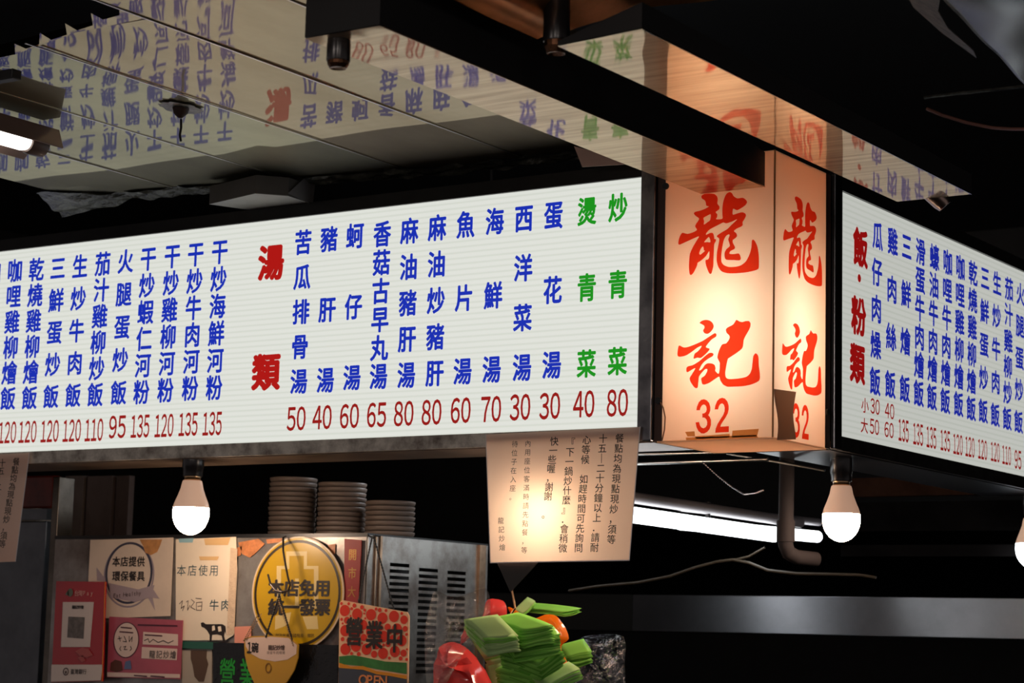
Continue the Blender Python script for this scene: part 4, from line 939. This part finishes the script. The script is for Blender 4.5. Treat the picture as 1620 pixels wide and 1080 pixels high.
bundle('pale green folded bags slanting across the lower left of the bunch', (736, 992), (38, 54), (40, -14), (2, 8), 0.213, PG)
bundle('dark green folded bags at the bottom right of the bunch', (786, 1058), (68, 24), (50, -24), (0, 26), 0.191)
bundle('pale green folded bags at the lower right end of the bunch', (846, 1072), (22, 14), (54, -26), (0, 14), 0.169, PG)
bundle('green folded bags in the lower middle of the bunch', (792, 1032), (66, 22), (34, -26), (2, 26), 0.147)
bundle('green folded bags across the middle of the bunch', (806, 1004), (14, 16), (70, -14), (-4, 30), 0.125)
bundle('green folded bags on the upper right of the bunch', (772, 978), (56, 20), (48, -10), (2, 28), 0.103)
bundle('green folded bags on the upper left front of the bunch', (736, 979), (36, 34), (49, -8), (3, 27), 0.081, PG[:1]+[M_gb])
mb = MB(); Fh = FY(YG+.06); mb.tube([(Fh.px(818, 905).x, YG+.06, ZF-.004)]+[Fh.px(x, y) for x, y in [(817, 890), (810, 934), (813, 950), (815, 962), (808, 972)]], .0022, 8)
tag(obj('wire_hanger', mb, mat('coppery_wire', (.3, .17, .09, 1), .3, 1)), 'thin coppery wire hook holding the green bags', 'hook')
Fc = FY(YG+.03)
qc = [(676, 1090), (672, 1000), (682, 950), (690, 934), (720, 945), (768, 930), (776, 960), (770, 1000), (735, 1030), (700, 1090)]
o = blob('cellophane_bag', '', qc, YG-.045, .012, film('cellophane', (.95, .93, .91, 1), .13, .08, 1.0), 12, 9); tag(o, 'clear crinkled cellophane bag between slotted cabinet and green bags', 'bag')
o = blob('cellophane_bag', '', [(912, 1100), (905, 1050), (915, 1012), (940, 1004), (986, 1006), (988, 1050), (984, 1100)], .42, .03, film('dark_cellophane', (.55, .55, .6, 1), .16, .12, 1.0), 21, 8); tag(o, 'dark crinkled clear bag to the right of the green bags', 'bag')
q = [on_y(x, y, YN+.004) for x, y in [(786, 889), (852, 888), (807, 936)]]
tag(obj('grey_cloth', MB().prism(q, (0, -1, 0), .003), mat('grey_cloth', (.05, .045, .042, 1), .8)), 'grey cloth corner hanging below the pink notice', 'cloth')

# ================================================================== inside the stall, on the right
# twin fluorescent lamps running away from us
def tube_lamp(label, px0, px1, wpx, Ydir0, group):
    a = px0
return_ = None
XT = on_y(1000, 814, .45).x
A = on_y(1000, 814, .45); Bp = on_x(1226, 846, XT)
t = thing('fluorescent_lamp', 'long lit fluorescent lamp in the dark right of the pink notice', 'lamp', A)
dirv = (Bp-A).normalized(); A0 = A-dirv*.35
obj('tube', MB().tube([A0, Bp-dirv*.006, Bp], [.0165, .0165, .010], 18), M_tube, t, smooth=True)
f0, f1 = on_x(1000, 787, XT), on_x(1235, 822, XT); dz = Vector((0, 0, 0))
h = MB(); h.tube([f0-dirv*.35, f1+dirv*.1], .012, 12); obj('batten', h, mat('grey_batten', (.22, .20, .21, 1), .5), t, smooth=True)
h = MB(); mid = (A+Bp)/2; h.tube([mid, mid+Vector((0, 0, .05))], .006, 8); obj('holder', h, M_darkmetal, t)
XT2 = XT-.03
a2 = on_x(1180, 838, XT2); b2 = on_x(1296, 849, XT2); d2 = (b2-a2).normalized()
t = thing('fluorescent_lamp', 'lit end of a second fluorescent lamp behind the grey pipe', 'lamp', b2)
obj('tube', MB().tube([a2-d2*.3, b2-d2*.01, b2], [.0135, .0135, .008], 16), M_tube, t, smooth=True)
obj('batten', MB().tube([a2-d2*.3+Vector((0, 0, .035)), b2+Vector((0, 0, .035))], .009, 10), MATS['grey_batten'], t, smooth=True)
# grey drain pipe with an elbow
Yp = .42
pp = [(1245, 742), (1244, 790), (1243, 840), (1243, 862)]
P = [on_y(x, y, Yp) for x, y in pp]; e = P[-1]
P[0].z = 1.98
path = P+[e+Vector((.003, .006, -.014)), e+Vector((.012, .022, -.022)), e+Vector((.03, .07, -.024))]
t = thing('drain_pipe', 'grey vertical pipe with an elbow in front of the fluorescent lamp', 'pipe', P[0])
obj('pipe', MB().tube(path, .0145, 16), mat('grey_pvc', (.02, .017, .018, 1), .6, spec=.02), t, smooth=True)
obj('coupling', MB().lathe([(.0175, .0), (.0175, .04)], P[2]+Vector((0, 0, -.02)), 18), MATS['grey_pvc'], t, smooth=True)
# range hood band
Yh = 1.6
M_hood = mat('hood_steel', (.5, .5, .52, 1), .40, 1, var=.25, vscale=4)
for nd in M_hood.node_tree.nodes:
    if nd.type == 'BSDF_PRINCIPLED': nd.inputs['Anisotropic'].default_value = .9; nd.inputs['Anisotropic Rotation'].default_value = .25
a = on_y(850, 1003, Yh); b = on_y(1800, 943, Yh)
z0 = on_y(1300, 1004, Yh).z; z1 = on_y(1300, 943, Yh).z
t = thing('range_hood', 'long stainless steel hood band across the back of the stall', 'range hood', ((a.x+b.x)/2, Yh+.2, z0))
xk = on_y(1000, 970, Yh).x
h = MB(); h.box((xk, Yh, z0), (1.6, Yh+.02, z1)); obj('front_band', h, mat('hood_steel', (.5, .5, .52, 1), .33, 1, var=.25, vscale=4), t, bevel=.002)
h = MB(); h.box((a.x-.3, Yh+.004, z0), (xk, Yh+.02, z1)); obj('dark_band', h, mat('darker_hood_steel', (.035, .033, .03, 1), .4, .8), t)  # left stretch of the band, in a darker steel
h = MB(); h.box((a.x-.3, Yh+.02, z0+.002), (1.6, Yh+.75, z0+.02)); obj('hood_base', h, mat('sooty_base', (.01, .01, .01, 1), .5), t)
h = MB(); h.hexa([(a.x-.3, Yh+.02, z1), (1.6, Yh+.02, z1), (1.6, Yh+.75, z1), (a.x-.3, Yh+.75, z1)], [(a.x-.3, Yh+.35, z1+.2), (1.6, Yh+.35, z1+.2), (1.6, Yh+.75, z1+.2), (a.x-.3, Yh+.75, z1+.2)]); obj('canopy', h, mat('canopy_dark_steel', (.045, .045, .05, 1), .3, 1), t)
# cable in the dark
Yq = 1.0
mb = MB(); mb.tube([on_y(x, y, Yq) for x, y in [(900, 934), (945, 927), (1010, 921), (1060, 911), (1100, 897), (1135, 888), (1160, 885), (1185, 890), (1215, 902), (1260, 907), (1320, 908), (1360, 909), (1386, 913)]], .0032, 8)
mb.tube([on_y(x, y, Yq) for x, y in [(1160, 886), (1185, 880), (1210, 866)]], .0026, 8)
tag(obj('cable', mb, mat('tan_cable', (.05, .034, .018, 1), .6)), 'tan cable sagging above the stainless hood', 'cable')
mb = MB(); Fz = FY(.30); ppz = [(1112, 731), (1135, 752), (1158, 770), (1178, 782), (1195, 780), (1208, 775)]
for (x0, y0), (x1, y1) in zip(ppz, ppz[1:]): chain(mb, Fz.px(x0, y0), Fz.px(x1, y1), 7, .0022)
tag(obj('thin_chain', mb, mat('silver_chain', (.55, .55, .58, 1), .25, 1)), 'thin silver chain hanging under the corner sign', 'chain')
# roof rails under the stall roof
def rail(label, p0, p1, Y, r, m_):
    tag(obj('roof_rail', MB().tube([on_y(*p0, Y), on_y(*p1, Y)], r, 10), m_, smooth=True), label, 'rail')
rail('bright thin rail under the corner sign, upper one', (990, 718), (1150, 715), .28, .003, M_steel)
rail('dull rail under the corner sign, lower one', (990, 733), (1215, 726), .35, .004, M_steel)
mb = MB(); Fz = FY(.40); mb.tube([Fz.px(1150, 717), Fz.px(1235, 731), Fz.px(1305, 744)], .003, 8); tag(obj('roof_rail', mb, M_steel, smooth=True), 'bright slanting rail edge left of the corner bulb', 'rail')
Yk = 1.45
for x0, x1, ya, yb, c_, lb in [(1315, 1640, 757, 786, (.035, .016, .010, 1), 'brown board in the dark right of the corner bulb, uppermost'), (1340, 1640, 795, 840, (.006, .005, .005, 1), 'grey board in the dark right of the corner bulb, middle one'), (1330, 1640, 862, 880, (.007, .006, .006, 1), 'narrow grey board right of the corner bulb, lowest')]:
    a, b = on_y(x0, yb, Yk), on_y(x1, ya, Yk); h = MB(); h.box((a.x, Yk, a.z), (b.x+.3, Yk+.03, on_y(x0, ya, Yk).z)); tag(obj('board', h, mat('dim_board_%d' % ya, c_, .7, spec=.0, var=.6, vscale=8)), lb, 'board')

# unseen lamp added behind the signs to put a highlight on the hood
Ph = on_y(1222, 970, Yh); dd = Ph-EYE; lx = Ph.x+dd.x/dd.y*.75
lc = Vector((lx, Yh-.75, 2.07))
t = thing('hood_fill_lamp', 'unseen white round lamp added behind the signs for the hood highlight', 'lamp', lc)
obj('globe', MB().lathe([(.035*math.cos(a), .035*math.sin(a)) for a in [-math.pi/2+i*math.pi/10 for i in range(11)]], lc, 16), lamp_mat('hood_fill_glow', (.9, .95, 1), 60), t, smooth=True)
obj('socket', MB().lathe([(.016, .03), (.016, .08)], lc, 14), M_socket, t, smooth=True)
obj('cord', MB().tube([lc+Vector((0, 0, .08)), (lc.x, lc.y, 3.0)], .003, 6), M_black, t)

# unseen globe lamps added behind the camera as front fill light
for gx, lab in [(-.4, 'leftmost unseen globe lamp added behind the camera for front light'), (1.3, 'middle unseen globe lamp added behind the camera for front light'), (3.0, 'rightmost unseen globe lamp added behind the camera for front light')]:
    c = Vector((gx, -3.7, 2.55)); t = thing('fill_globe_lamp', lab, 'lamp', c, 'unseen globe lamps added for front light')
    obj('globe', MB().lathe([(.09*math.cos(a), .09*math.sin(a)) for a in [-math.pi/2+i*math.pi/10 for i in range(11)]], c, 16), lamp_mat('front_fill_glow', (1, .86, .78), FRONT_FILL), t, smooth=True)
    obj('socket', MB().lathe([(.03, .08), (.03, .15)], c, 14), M_socket, t, smooth=True)
    obj('cord', MB().tube([c+Vector((0, 0, .15)), (c.x, c.y, 3.0)], .004, 6), M_black, t)
